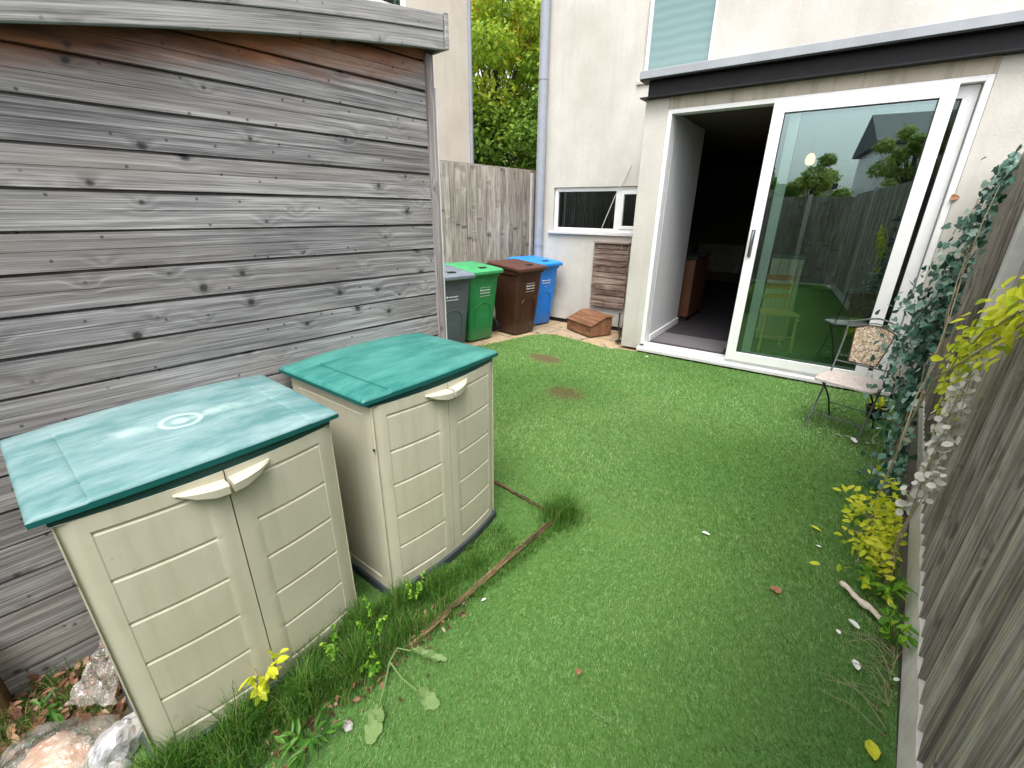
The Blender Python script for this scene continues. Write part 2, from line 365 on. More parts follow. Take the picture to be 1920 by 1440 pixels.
def thing(name, label, cat, loc=(0, 0, 0), rz=0.0, group=None):
    o = bpy.data.objects.new(name, None); COL.objects.link(o); o.location = loc; o.rotation_euler = (0, 0, rz); o.empty_display_size = 0.2
    WM[o.name] = Matrix.Translation(loc) @ Matrix.Rotation(rz, 4, 'Z')
    return tag(o, label, cat, group)
def rrect(hx, hy, r, z, cx=0, cy=0, n=4):
    out = []
    for sx, sy, a0 in ((1, 1, 0), (-1, 1, 90), (-1, -1, 180), (1, -1, 270)):
        for k in range(n + 1):
            a = R(a0 + 90 * k / n); out.append((cx + sx * (hx - r) + r * math.cos(a), cy + sy * (hy - r) + r * math.sin(a), z))
    return out

OUT = {   # leaf outlines (x along the leaf, y across), unit length
 'oval': [(0, 0), (0.25, 0.22), (0.55, 0.27), (0.85, 0.14), (1, 0), (0.85, -0.14), (0.55, -0.27), (0.25, -0.22)],
 'lance': [(0, 0), (0.25, 0.12), (0.5, 0.15), (0.8, 0.08), (1, 0), (0.8, -0.08), (0.5, -0.15), (0.25, -0.12)],
 'ivy': [(0.08, 0), (-0.04, 0.30), (0.22, 0.50), (0.44, 0.36), (0.66, 0.33), (1, 0), (0.66, -0.33), (0.44, -0.36), (0.22, -0.50), (-0.04, -0.30)],
 'round': [(0, 0), (0.12, 0.3), (0.4, 0.46), (0.75, 0.4), (1, 0), (0.75, -0.4), (0.4, -0.46), (0.12, -0.3)],
 'rhomb': [(0, 0), (0.5, 0.33), (1, 0), (0.5, -0.33)],
}
def leaves(mb, items, shape, fold=0.18, curl=0.15):
    """items: (pos, tip direction, normal, size, vr)"""
    ol = OUT[shape]; h = next(i for i, q in enumerate(ol) if q[0] == 1)
    for pos, d, nrm, size, vr in items:
        d = Vector(d).normalized(); nrm = Vector(nrm); nrm = (nrm - d * nrm.dot(d))
        if nrm.length < 1e-4: nrm = d.orthogonal()
        nrm.normalize(); w = nrm.cross(d); pos = Vector(pos)
        mb.cur = vr
        vs = [pos + (d * x + w * y + nrm * (abs(y) * fold - curl * x * x)) * size for x, y in ol]
        n = len(ol)
        mb.add(vs, [tuple(range(0, h + 1)), tuple([h] + list(range(h + 1, n)) + [0])])
    mb.cur = 0.5
    return mb
def rv(s=1.0): return Vector(tuple(RNG.normal(size=3) * s))

# ------------------------------------------------------------------ SETTING: ground, lawn, paving
tag(MB().grid([[(x, y, -0.03 if max(abs(x), abs(y)) < 290 else -0.2) for x in np.linspace(-300, 300, 31)] for y in np.linspace(-300, 300, 31)]).build('ground', plain('bare_earth', (0.11, 0.095, 0.07), 0.95, var=0.3, nscale=2, bump=0.5, bscale=20)), kind='structure')

def turf_base():
    t = NT('artificial_turf_backing'); o = t.obj(); x, y, z = t.sep(o)
    n = t.noise(o, 55, 4, 0.7); big = t.noise(o, 0.9, 3)
    c = t.mix(t.map(n, 0.3, 0.7), (0.055, 0.13, 0.028), (0.11, 0.24, 0.052))
    c = t.mix(t.map(big, 0.35, 0.65, 0, 0.4), c, (0.06, 0.16, 0.05))
    for (px, py, a, b, k) in ((-3.27, 4.27, 0.26, 0.16, .9), (-2.40, 3.50, 0.22, 0.18, .7)):
        dd = t.vmath('LENGTH', t.comb(t.math('DIVIDE', t.math('SUBTRACT', x, px), a), t.math('DIVIDE', t.math('SUBTRACT', y, py), b), 0.0))
        dd = t.math('ADD', dd, t.math('MULTIPLY', t.noise(o, 14, 4), 0.5))
        c = t.mix(t.math('MULTIPLY', t.map(dd, 0.9, 1.4, 1, 0), k), c, (0.17, 0.12, 0.065))
    return t.done(t.bsdf(c, 0.85, 0, t.bump(n, 0.8, 0.01), 0.2))
TURF = [(-2.30, -3.0), (0.38, -3.0), (0.365, 1.6), (0.30, 3.4), (0.22, 5.72), (-0.6, 5.60), (-1.6, 5.48), (-2.78, 5.33), (-2.95, 5.22), (-3.35, 5.28), (-3.9, 5.30), (-4.12, 5.05), (-4.20, 4.5), (-4.28, 4.0), (-4.3, 3.2), (-4.3, 1.75), (-2.30, 1.75)]
tag(MB().add([(x, y, 0.0) for x, y in TURF], [tuple(range(len(TURF)))]).build('lawn', turf_base()), kind='structure')

def inpoly(X, Y, poly):
    c = np.zeros(len(X), bool); n = len(poly)
    for i in range(n):
        x0, y0 = poly[i]; x1, y1 = poly[(i + 1) % n]
        m = ((y0 > Y) != (y1 > Y)) & (X < (x1 - x0) * (Y - y0) / (y1 - y0 + 1e-12) + x0); c ^= m
    return c
def tri_mesh(name, V, vr, mat, k=3):
    me = bpy.data.meshes.new(name); nv = len(V); nf = nv // k
    me.vertices.add(nv); me.vertices.foreach_set('co', V.astype(np.float32).ravel())
    me.loops.add(nv); me.loops.foreach_set('vertex_index', np.arange(nv, dtype=np.int32))
    me.polygons.add(nf); me.polygons.foreach_set('loop_start', np.arange(0, nv, k, dtype=np.int32))
    at = me.attributes.new('vr', 'FLOAT', 'POINT'); at.data.foreach_set('value', np.repeat(vr, k).astype(np.float32))
    me.materials.append(mat); me.update(calc_edges=True); me.validate()
    o = bpy.data.objects.new(name, me); COL.objects.link(o); WM[o.name] = Matrix.Identity(4); return o

def blade_mat(name, stops, big=True):
    t = NT(name); vr = t.attr(); o = t.obj()
    c = t.ramp(vr, stops)
    if big:
        b = t.noise(o, 1.1, 4, 0.6)
        c = t.mix(t.map(b, 0.38, 0.66, 0, 0.45), c, t.mix(0.5, c, (0.05, 0.12, 0.03)))
        b2 = t.noise(o, 26, 3, 0.6); c = t.mix(t.map(b2, 0.42, 0.62, 0, 0.45), c, t.mix(0.55, c, (0.05, 0.11, 0.02)))
        b3 = t.noise(t.vmath('ADD', o, (4, 2, 0)), 2.4, 4, 0.6); c = t.mix(t.map(b3, 0.5, 0.7, 0, 0.3), c, (0.30, 0.42, 0.12))
        x, y, z = t.sep(o)
        for (px, py, a, bb, k) in ((-3.27, 4.27, 0.24, 0.13, .85), (-2.40, 3.50, 0.20, 0.15, .6)):
            dd = t.vmath('LENGTH', t.comb(t.math('DIVIDE', t.math('SUBTRACT', x, px), a), t.math('DIVIDE', t.math('SUBTRACT', y, py), bb), 0.0))
            dd = t.math('ADD', dd, t.math('MULTIPLY', t.noise(o, 14, 4), 0.5))
            c = t.mix(t.math('MULTIPLY', t.map(dd, 0.85, 1.45, 1, 0), k), c, (0.20, 0.13, 0.07))
    p = t.bsdf(c, 0.5, 0, None, 0.25)
    tr = t.n('ShaderNodeBsdfTranslucent'); t.set(tr.inputs[0], c)
    m = t.n('ShaderNodeMixShader'); m.inputs[0].default_value = 0.42
    t.t.links.new(p, m.inputs[1]); t.t.links.new(tr.outputs[0], m.inputs[2])
    return t.done(m.outputs[0])
def turf_pile():
    parts = []; vrs = []
    # tiers: (x0,x1,y0,y1, count, width, height)
    for (x0, x1, y0, y1, n, w, h) in ((-2.2, .4, -0.6, 2.2, 260000, .0026, .013), (-2.6, .4, 2.2, 4.0, 110000, .0042, .017), (-4.35, .4, 1.75, 5.7, 120000, .0062, .019), (-2.3, .4, -3.0, -0.6, 20000, .008, .024)):
        X = RNG.uniform(x0, x1, n); Y = RNG.uniform(y0, y1, n)
        if y1 > 5: k = (Y > 4.0) | (X < -2.6); X, Y = X[k], Y[k]
        k = inpoly(X, Y, TURF); X, Y = X[k], Y[k]; n = len(X)
        # combed pile: direction field with slow swirl
        th = 2.2 + 1.2 * np.sin(X * 1.7 + Y * 0.8) + 0.8 * np.sin(Y * 2.3 - X) + RNG.normal(0, 0.75, n)
        lean = RNG.uniform(0.35, 1.15, n) * h; hh = h * RNG.uniform(0.55, 1.15, n)
        ph = th + RNG.normal(0, 0.9, n) + np.pi / 2; ww = w * RNG.uniform(0.7, 1.3, n) / 2
        b0 = np.c_[X - np.cos(ph) * ww, Y - np.sin(ph) * ww, np.zeros(n)]; b1 = np.c_[X + np.cos(ph) * ww, Y + np.sin(ph) * ww, np.zeros(n)]
        tp = np.c_[X + np.cos(th) * lean, Y + np.sin(th) * lean, hh]
        parts.append(np.stack([b0, b1, tp], 1).reshape(-1, 3)); vrs.append(RNG.uniform(0, 1, n))
    o = tri_mesh('artificial_grass', np.concatenate(parts), np.concatenate(vrs), blade_mat('turf_fibre', [(0, (0.070, 0.150, 0.032)), (0.35, (0.175, 0.345, 0.070)), (0.7, (0.30, 0.50, 0.145)), (0.9, (0.48, 0.66, 0.29)), (1, (0.62, 0.68, 0.40))]))
    tag(o, 'bright green artificial lawn pile covering the yard', 'grass', kind='stuff')
turf_pile()

def paving():
    t = NT('buff_paving_slabs'); o = t.obj()
    br = t.n('ShaderNodeTexBrick'); t.set(br.inputs['Vector'], t.vmath('ADD', o, (0.13, 0.21, 0))); br.inputs['Scale'].default_value = 1.0
    br.inputs['Brick Width'].default_value = 0.6; br.inputs['Row Height'].default_value = 0.45; br.inputs['Mortar Size'].default_value = 0.010
    br.inputs['Color1'].default_value = (0.40, 0.31, 0.21, 1); br.inputs['Color2'].default_value = (0.50, 0.36, 0.20, 1); br.inputs['Mortar'].default_value = (0.10, 0.09, 0.07, 1)
    c = t.mix(t.map(t.noise(o, 9, 5), 0.4, 0.7, 0, 0.5), br.outputs[0], (0.25, 0.22, 0.17))
    return t.done(t.bsdf(c, 0.9, 0, t.bump(t.noise(o, 70, 4), 0.5, 0.004), 0.2))
tag(MB().add([(x, y, -0.008) for x, y in ((-5.3, 1.5), (-2.2, 1.5), (-2.2, 5.6), (0.6, 5.9), (0.6, 6.6), (-5.3, 6.2))], [(0, 1, 2, 3, 4, 5)]).build('paving', paving()), kind='structure')

# ------------------------------------------------------------------ HOUSE (local frame: x along the wall, y into the house)
HO = (-2.809, 5.387, 0.0); HR = math.atan2(.1214, .9926)
house = thing('terraced_house', 'cream rendered house with open sliding patio door under a black curved beam', 'house', HO, HR)
WY = 0.857      # main wall set back from the bay
def wall_panel(mb, x0, x1, z0, z1, y0, y1, holes):
    """a wall slab with rectangular openings (holes sorted by x, not overlapping in x)"""
    cx = x0
    for (a, b, c, d) in holes:
        if a > cx: mb.box(cx, a, y0, y1, z0, z1)
        if c > z0: mb.box(a, b, y0, y1, z0, c)
        if d < z1: mb.box(a, b, y0, y1, d, z1)
        cx = b
    if cx < x1: mb.box(cx, x1, y0, y1, z0, z1)
# split above / below bay roof so openings do not overlap in x
w = MB(); wall_panel(w, -2.0, 0.0, 0.06, 2.95, WY, WY + .25, [(-1.66, -0.10, 1.45, 2.09)]); w.build('wall', M['stucco'], house)
w = MB(); wall_panel(w, -2.0, 6.5, 2.95, 8.0, WY, WY + .25, [(-0.42, 0.42, 3.34, 6.0)]); w.build('upper_wall', M['stucco'], house)
MB().box(-2.0, -1.75, WY + .25, 7.5, 0, 8.0).build('side_wall', M['stucco'], house)
MB().box(-1.99, 0.0, WY + .02, WY + .2, -0.03, 0.06).build('wall_gap_shade', M['dark'], house)  # dark strip stands in for the shaded gap under the wall
w = MB(); w.prism([(0, 0, .03), (.263, 0, .03), (.263, .16, .03), (.16, .16, .03), (.16, WY - .001, .03), (0, WY - .001, .03)], (0, 0, 2.91)); w.build('bay_wall', M['stucco'], house, bevel=0.006)
MB().box(2.89, 6.5, 0, .16, 0.03, 2.94).build('bay_wall', M['stucco'], house, bevel=0.006)
w = MB(); w.box(0.263, 2.89, 0.0, .16, 2.822, 2.94); w.build('lintel', M['stucco_stain'], house)
MB().box(-0.02, 6.5, 0.03, WY - .002, 3.125, 3.16).build('bay_roof', M['lead'], house)
# I-section steel beam
w = MB(); w.box(-0.045, 6.5, -0.095, 0.10, 2.941, 2.953); w.box(0.02, 6.5, -0.02, 0.0, 2.953, 3.108); w.box(-0.055, 6.5, -0.11, 0.10, 3.108, 3.122)
w.build('beam', M['steel'], house, bevel=0.002)
w = MB(); w.prism([(-0.06, -0.118, 3.123), (-0.06, -0.118, 3.20), (-0.06, 0.0, 3.225), (-0.06, 0.0, 3.165), (-0.06, -0.10, 3.123)], (6.5, 0, 0)); w.build('flashing', M['lead'], house, bevel=0.003)
# downpipe
w = MB(); w.tube([(-1.865, WY - .085, z) for z in (0.12, 3, 8)], 0.066, 14)
pipe = w.build('downpipe', M['pipe'], house, smooth=True)
for z in (1.30, 3.6):
    w = MB(); w.tube([(-1.865, WY - .085, z - .08), (-1.865, WY - .085, z + .02)], .072, 14); w.build('bracket', M['pipe'], pipe)
# kitchen window
def frame(mb, x0, x1, z0, z1, t, y0, y1):
    mb.box(x0, x0 + t, y0, y1, z0, z1); mb.box(x1 - t, x1, y0, y1, z0, z1); mb.box(x0 + t, x1 - t, y0, y1, z0, z0 + t); mb.box(x0 + t, x1 - t, y0, y1, z1 - t, z1)
M['glass_dark'] = glassmat('dark_window_glass', (0.30, 0.36, 0.34), 0.045)
M['glass_door'] = glassmat('patio_door_glass', (0.84, 0.93, 0.88), 0.115)
M['glass_frost'] = NT('frosted_teal_glass')
def frost():
    t = M['glass_frost']; o = t.obj(); x, y, z = t.sep(o)
    b = t.math('SINE', t.math('ADD', t.math('MULTIPLY', z, 62.0), t.math('MULTIPLY', t.noise(o, 3, 3), 4)))
    c = t.mix(t.map(b, -1, 1, 0, .5), (0.12, 0.24, 0.235), (0.20, 0.33, 0.32))
    c = t.mix(t.map(z, 3.3, 4.6), t.mix(0.35, c, (0.30, 0.36, 0.37)), c)
    return t.done(t.bsdf(c, 0.12, 0, None, 0.6))
M['glass_frost'] = frost()
kw = MB(); kw.box(-1.655, -.105, WY + .06, WY + .12, 1.49, 1.50)
kw = MB(); frame(kw, -1.655, -0.105, 1.455, 2.085, 0.055, WY + .035, WY + .10); kw.box(-0.64, -0.56, WY + .035, WY + .10, 1.51, 2.03)
win = kw.build('kitchen_window', M['white'], house, bevel=.004)
kw = MB(); frame(kw, -0.559, -0.161, 1.511, 2.029, 0.045, WY + .022, WY + .08); kw.build('casement', M['white'], win, bevel=.004)
MB().box(-1.60, -0.641, WY + .065, WY + .075, 1.511, 2.029).build('pane', M['glass_dark'], win)
MB().box(-0.514, -0.206, WY + .055, WY + .065, 1.557, 1.983).build('pane', M['glass_dark'], win)
MB().box(-1.72, -0.06, WY - .045, WY + .034, 1.415, 1.452).build('sill', M['offwhite'], win, bevel=.005)
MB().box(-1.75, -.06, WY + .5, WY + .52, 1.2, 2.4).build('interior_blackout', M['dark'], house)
# upper window
kw = MB(); frame(kw, -0.415, 0.415, 3.345, 5.995, 0.042, WY + .05, WY + .12); win = kw.build('upper_window', M['white'], house, bevel=.004)
MB().box(-0.372, 0.372, WY + .085, WY + .095, 3.388, 5.95).build('pane', M['glass_frost'], win)
MB().box(-0.47, 0.47, WY - .03, WY + .049, 3.30, 3.338).build('sill', M['stucco_stain'], win, bevel=.004)
# patio door
kw = MB()
kw.box(0.265, 0.315, .0, .14, 0.105, 2.82); kw.box(2.84, 2.888, .0, .14, 0.105, 2.82); kw.box(0.315, 2.84, .0, .14, 2.775, 2.82); kw.box(0.315, 2.84, .0, .14, 0.075, 0.105)
pd = kw.build('patio_door', M['white'], house, bevel=.003)
kw = MB(); kw.prism([(0.24, -.06, 0.022), (0.24, -.06, 0.060), (0.24, 0.0, 0.072), (0.24, .13, 0.072), (0.24, .13, 0.022)], (2.68, 0, 0)); kw.build('threshold', M['offwhite'], pd, bevel=.003)
kw = MB(); kw.box(.315, 2.84, .018, .024, .106, .122); kw.box(.315, 2.84, .085, .091, .106, .122); kw.build('track', M['offwhite'], pd)
kw = MB(); kw.box(0.25, 2.89, -.005, .03, -0.03, 0.02); kw.build('threshold_shade', M['dark'], pd)  # dark strip put in for the shade below the threshold
def sash(x0, x1, z0, z1, y0, y1, t, name, par, glass):
    m = MB()
    # mitred stiles and rails
    for poly in ([(x0, z0), (x0 + t, z0 + t), (x0 + t, z1 - t), (x0, z1)], [(x1, z0), (x1, z1), (x1 - t, z1 - t), (x1 - t, z0 + t)],
                 [(x0, z1), (x0 + t, z1 - t), (x1 - t, z1 - t), (x1, z1)], [(x0, z0), (x1, z0), (x1 - t, z0 + t), (x0 + t, z0 + t)]):
        m.prism([(a, y0, b) for a, b in poly][::-1], (0, y1 - y0, 0))
    s = m.build(name, M['white'], par, bevel=.0025)
    g = MB(); g.box(x0 + t, x1 - t, (y0 + y1) / 2 - .004, (y0 + y1) / 2 + .004, z0 + t, z1 - t); g.build('pane', glass, s)
    gs = MB(); frame(gs, x0 + t - .002, x1 - t + .002, z0 + t - .002, z1 - t + .002, 0.009, (y0 + y1) / 2 - .016, (y0 + y1) / 2 - .0045); gs.build('gasket', M['rubber'], s)
    return s
sl = sash(1.327, 2.688, 0.108, 2.785, -.022, .035, 0.105, 'sliding_sash', pd, M['glass_door'])
sl['label'] = 'half open sliding sash with grey pull handle'
h = MB(); h.box(1.352, 1.388, -.034, -.0225, 1.30, 1.585); h.tube([(1.37, -.034, 1.32), (1.37, -.075, 1.36), (1.37, -.085, 1.44), (1.37, -.075, 1.53), (1.37, -.034, 1.57)], .010, 8)
h.build('handle', M['handle_grey'], sl, smooth=True)
M['glass_clear'] = glassmat('inner_pane_glass', (0.93, 0.97, 0.95), 0.0)
fx = sash(1.478, 2.834, 0.124, 2.77, .07, .125, 0.095, 'fixed_sash', pd, M['glass_clear'])
# interior
MB().box(.19, .32, .162, 1.49, .10, 2.81).build('inner_side_wall', M['inwall'], house)
MB().box(.3205, .338, .17, 1.505, .105, .20).build('skirting', M['white'], house, bevel=.004)
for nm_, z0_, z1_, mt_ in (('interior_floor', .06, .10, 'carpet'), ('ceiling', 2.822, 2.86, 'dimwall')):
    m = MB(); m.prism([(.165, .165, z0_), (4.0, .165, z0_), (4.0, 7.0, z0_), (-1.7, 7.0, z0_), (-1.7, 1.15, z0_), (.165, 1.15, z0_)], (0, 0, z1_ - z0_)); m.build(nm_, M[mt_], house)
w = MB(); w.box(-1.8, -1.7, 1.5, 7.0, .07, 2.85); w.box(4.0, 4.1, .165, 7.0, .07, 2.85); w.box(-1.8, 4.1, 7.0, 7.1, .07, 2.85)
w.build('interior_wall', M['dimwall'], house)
# cable across the kitchen window
w = MB(); w.tube([(-.43, WY - .012, 2.36), (-.50, WY - .03, 2.2), (-.62, WY - .05, 1.95), (-.74, WY - .045, 1.65), (-.80, WY - .04, 1.49)], .006, 6)
w.build('cable', M['cable'], house, smooth=True)
def hw(x, y, z=0): p = WM[house.name] @ Vector((x, y, z)); return (p.x, p.y, p.z)
tag(MB().box(-.45, .45, -.28, .28, 0, .012).build('door_mat', M['mat']), 'grey mat on the floor just inside the open patio door', 'mat')
o = bpy.data.objects['door_mat']; o.location = hw(.80, .50, .101); o.rotation_euler = (0, 0, HR)

ku = thing('kitchen_unit', 'orange brown kitchen cupboard with dark worktop inside the house', 'cupboard', hw(.12, 2.0, .1), HR)
MB().box(-.30, .30, -.30, .6, 0.08, .98).build('carcass', M['orangewood'], ku, bevel=.004)
MB().box(-.33, .33, -.33, .62, .98, 1.02).build('worktop', M['dark'], ku, bevel=.004)
MB().box(-.28, .28, -.27, .58, 0, .08).build('plinth', M['dark'], ku)
w = MB(); w.tube([(0.1, -.1, 1.02), (0.1, -.1, 1.14)], .05, 10, .07); w.build('pot', M['dark'], ku, smooth=True)
rad = thing('radiator', 'dim white panel radiator on the far wall of the room', 'radiator', hw(-0.25, 6.9, .35), HR)
w = MB()
for i in range(16): w.box(-.5 + i * .065, -.45 + i * .065, -.05, .0, 0, .65)
w.build('panel', M['radiator'], rad, bevel=.008)
MB().box(-.52, .54, -.012, .0, -.01, .66).build('back_plate', M['radiator'], rad)
lamp = thing('pendant_lamp', 'small glowing warm pendant lamp seen through the door glass', 'lamp', hw(1.56, 2.6, 2.47), HR)
w = MB(); w.loft([[(r * math.cos(a), r * math.sin(a), z) for a in np.linspace(0, 2 * math.pi, 14, endpoint=False)] for r, z in ((.02, .09), (.05, .06), (.062, .0), (.05, -.045), (.02, -.06))]); w.build('lamp_shade', M['bulb'], lamp, smooth=True)
w = MB(); w.tube([(0, 0, .10), (0, 0, .35)], .004, 6); w.build('cord', M['dark'], lamp)
ch = thing('wooden_chair', 'pale pine dining chair inside the room behind the glass', 'chair', hw(1.70, .85, .1), HR + R(25))
MB().box(-.20, .20, -.20, .20, .46, .49).build('seat', M['pine'], ch, bevel=.006)
for sx in (-1, 1):
    for sy in (-1, 1):
        w = MB(); top = .93 if sy > 0 else .46; w.tube([(sx * .19, sy * .19, 0), (sx * .175, sy * .175, top)], .015, 8); w.build('leg', M['pine'], ch, smooth=True)
for sy in (-1, 1):
    w = MB(); w.tube([(-.18, sy * .18, .2), (.18, sy * .18, .2)], .010, 6); w.build('rung', M['pine'], ch, smooth=True)
for z in (.62, .74, .86):
    MB().box(-.17, .17, .168, .186, z, z + .06).build('back_slat', M['orangeslat'], ch, bevel=.004)

cu = thing('slatted_cupboard', 'pale slatted cupboard with a teal top standing inside behind the door glass', 'cupboard', hw(1.66, 1.45, .1), HR)
MB().box(-.20, .20, -.15, .15, 1.10, 1.135).build('top', M['lid_b'], cu, bevel=.006)
w = MB(); w.box(-.185, .185, -.12, .14, 0, 1.099)
for k in range(7): w.box(-.183 + k * .054, -.143 + k * .054, -.135, -.1201, .02, 1.08)
w.build('carcass', M['cab'], cu, bevel=.004)

# ------------------------------------------------------------------ NEIGHBOURING HOUSE
nh = thing('neighbouring_house', 'tall warm cream rendered house beyond the side fence', 'house', (-7.05, 6.64, 0), R(90))
w = MB(); wall_panel(w, -12, 0, 0, 9, 0, .25, [(-3.0, -1.36, 4.62, 6.2)]); w.build('wall', M['stucco_far'], nh)
w = MB(); w.tube([(-.03, -.03, z) for z in (0.1, 4, 9)], .035, 10); w.build('downpipe', M['pipe'], nh, smooth=True)
w = MB(); frame(w, -3.0, -1.36, 4.62, 6.2, .07, .02, .09); w.box(-1.86, -1.80, .02, .09, 4.69, 6.13); win = w.build('window', M['white'], nh)
MB().box(-2.93, -1.43, .05, .06, 4.69, 6.13).build('pane', M['glass_dark'], win)
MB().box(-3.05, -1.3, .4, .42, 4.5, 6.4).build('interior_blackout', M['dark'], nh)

# ------------------------------------------------------------------ FENCES
def plank_fence(name, label, p0, p1, z0, z1, mat, bw=0.10, face=1, rough=0.004, gapvar=0.012):
    """featheredge boards between ground points p0 and p1; FACE = side (left of p0->p1 is +1) that shows the boards"""
    p0 = Vector((*p0, 0)); p1 = Vector((*p1, 0)); L = (p1 - p0).length; rz = math.atan2(p1.y - p0.y, p1.x - p0.x)
    f = thing(name, label, 'fence', p0, rz)
    m = MB(); n = int(L / bw)
    for i in range(n):
        x = i * L / n; wd = L / n; a = face * 0.002; b = face * 0.020
        t0 = face * RNG.uniform(0, rough); zb = z0 + RNG.uniform(0, gapvar); zt = z1 + RNG.uniform(-.006, .006)
        m.cur = float(RNG.uniform())
        # wedge profile: thin edge tucked under the next board's thick edge
        prof = [(x, a), (x + wd + .012, a), (x + wd + .012, a + face * .004 + t0), (x, b + face * .004 + t0)]
        m.add([(q[0], q[1], zb) for q in prof] + [(q[0], q[1], zt) for q in prof], [(0, 1, 2, 3), (7, 6, 5, 4), (0, 4, 5, 1), (1, 5, 6, 2), (2, 6, 7, 3), (3, 7, 4, 0)])
    m.build('boards', mat, f, bevel=.0015)
    return f, L
# side fence behind the bins: runs along Y
sf, L = plank_fence('side_fence', 'brown grey featheredge fence behind the wheelie bins', (-5.25, 7.2), (-5.25, -3.0), 0.05, 2.365, M['fence'], .105, face=1)
w = MB(); w.box(0, L, -.05, .0, 2.367, 2.385); w.build('capping', M['fence'], sf)
w = MB(); w.box(.90, .96, .026, .07, 0, 2.33); w.build('post', M['post_conc'], sf, bevel=.003)
w = MB(); w.box(3.0, 3.06, .026, .07, 0, 2.33); w.build('post', M['post_conc'], sf, bevel=.003)
# boundary fence on the right, in two runs either side of a concrete post
fn, L1 = plank_fence('boundary_fence', 'tall dark grey featheredge fence running down the right side of the lawn', (0.475, -2.5), (0.385, 3.40), 0.125, 2.20, M['fence_near'], .118, face=1, rough=.008, gapvar=.02)
w = MB()
n = 60
gr = [[(L1 * i / n, .045, 0.0) for i in range(n + 1)], [(L1 * i / n, .030 + .004 * math.sin(i * 1.7), .145) for i in range(n + 1)], [(L1 * i / n, -.02, .150) for i in range(n + 1)], [(L1 * i / n, -.03, 0.0) for i in range(n + 1)]]
w.grid(gr); w.build('gravel_board', M['concrete'], fn)
for px in (L1 + .05, L1 - 3.3):
    w = MB(); w.prism([(px - .05, -.05, 0), (px + .05, -.05, 0), (px + .05, .065, 0), (px + .035, .075, 0), (px - .035, .075, 0), (px - .05, .065, 0)], (0, 0, 2.12 if px > L1 else 2.24))
    if px > L1 or True: w.build('post', M['post_conc'], fn, bevel=.003)
M2 = WM[fn.name]
# far run, built as boards of the same fence
m = MB(); xs = L1 + .10; LL = 2.38; nb = 21
for i in range(nb):
    x = xs + i * LL / nb; wd = LL / nb; m.cur = float(RNG.uniform()); y0 = -.01 ; t0 = RNG.uniform(0, .006)
    prof = [(x, y0), (x + wd + .01, y0), (x + wd + .01, y0 + .008 + t0), (x, y0 + .022 + t0)]
    m.add([(q[0], q[1], .12) for q in prof] + [(q[0], q[1], 2.19) for q in prof], [(0, 1, 2, 3), (7, 6, 5, 4), (0, 4, 5, 1), (1, 5, 6, 2), (2, 6, 7, 3), (3, 7, 4, 0)])
m.build('boards', M['fence'], fn, bevel=.0015)
w = MB(); w.box(xs, xs + LL, -.04, .02, 0, .12); w.build('gravel_board', M['concrete'], fn)
# fence closing the yard behind the viewer (seen mirrored in the door)
rf, _ = plank_fence('rear_fence', 'dark fence mirrored in the patio door glass', (-5.2, -2.9), (0.55, -2.9), 0.03, 2.15, M['fence'], .12, face=1)
for px in (1.2, 3.2, 4.7):
    w = MB(); w.box(px, px + .1, .024, .09, 0, 2.2); w.build('post', M['post_conc'], rf, bevel=.004)

# ------------------------------------------------------------------ SHED
shed = thing('garden_shed', 'long weathered grey timber shed with overhanging curved roof edge', 'shed', (-2.153, 0, 0))
def eave(y): return 2.188 + 0.228 * y - 0.028 * y * y          # underside of the fascia at the wall plane
m = MB(); SP = .131; YE = 1.705
for i in range(-4, 16):
    zt = 2.065 - i * SP; zb = zt - SP
    y0 = -2.6
    while eave(y0) + .10 < zb and y0 < YE: y0 += .02
    if y0 >= YE - .05: continue
    m.cur = float(RNG.uniform()); segs = max(2, int((YE - y0) / .15)); wv = RNG.uniform(0, 6)
    rows = []
    for dx, dz in ((-.018, 0), (-.018, -.007), (0.0, -.010), (.001, -SP * .49), (-.003, -SP * .50), (.001, -SP * .51), (.002, -SP + .002), (-.018, -SP)):
        rows.append([(dx + .0015 * math.sin(y * 3 + wv), y, min(eave(y) + .11, zt + dz + .0015 * math.sin(y * 2.1 + wv))) for y in np.linspace(y0, YE, segs + 1)])
    m.grid(rows[::-1])
m.build('wall', M['shed_board'], shed)
m = MB(); m.loft([[(-.06, y, 0), (-.021, y, 0), (-.021, y, eave(y) + .045), (-.06, y, eave(y) + .045)] for y in np.linspace(-2.6, YE, 24)]); m.build('backing', M['dark'], shed)
MB().box(-2.2, -.0, YE + .001, YE + .02, .0, 2.45).build('end_wall', M['shed_board'], shed)
w = MB(); w.box(-.03, .016, YE - .002, YE + .046, 0, 2.49); w.build('corner_post', M['post_wood'], shed, bevel=.003)
w = MB(); w.box(-.03, .10, -.50, -.42, 0, .34); w.build('corner_post', M['brown_post'], shed, bevel=.004)
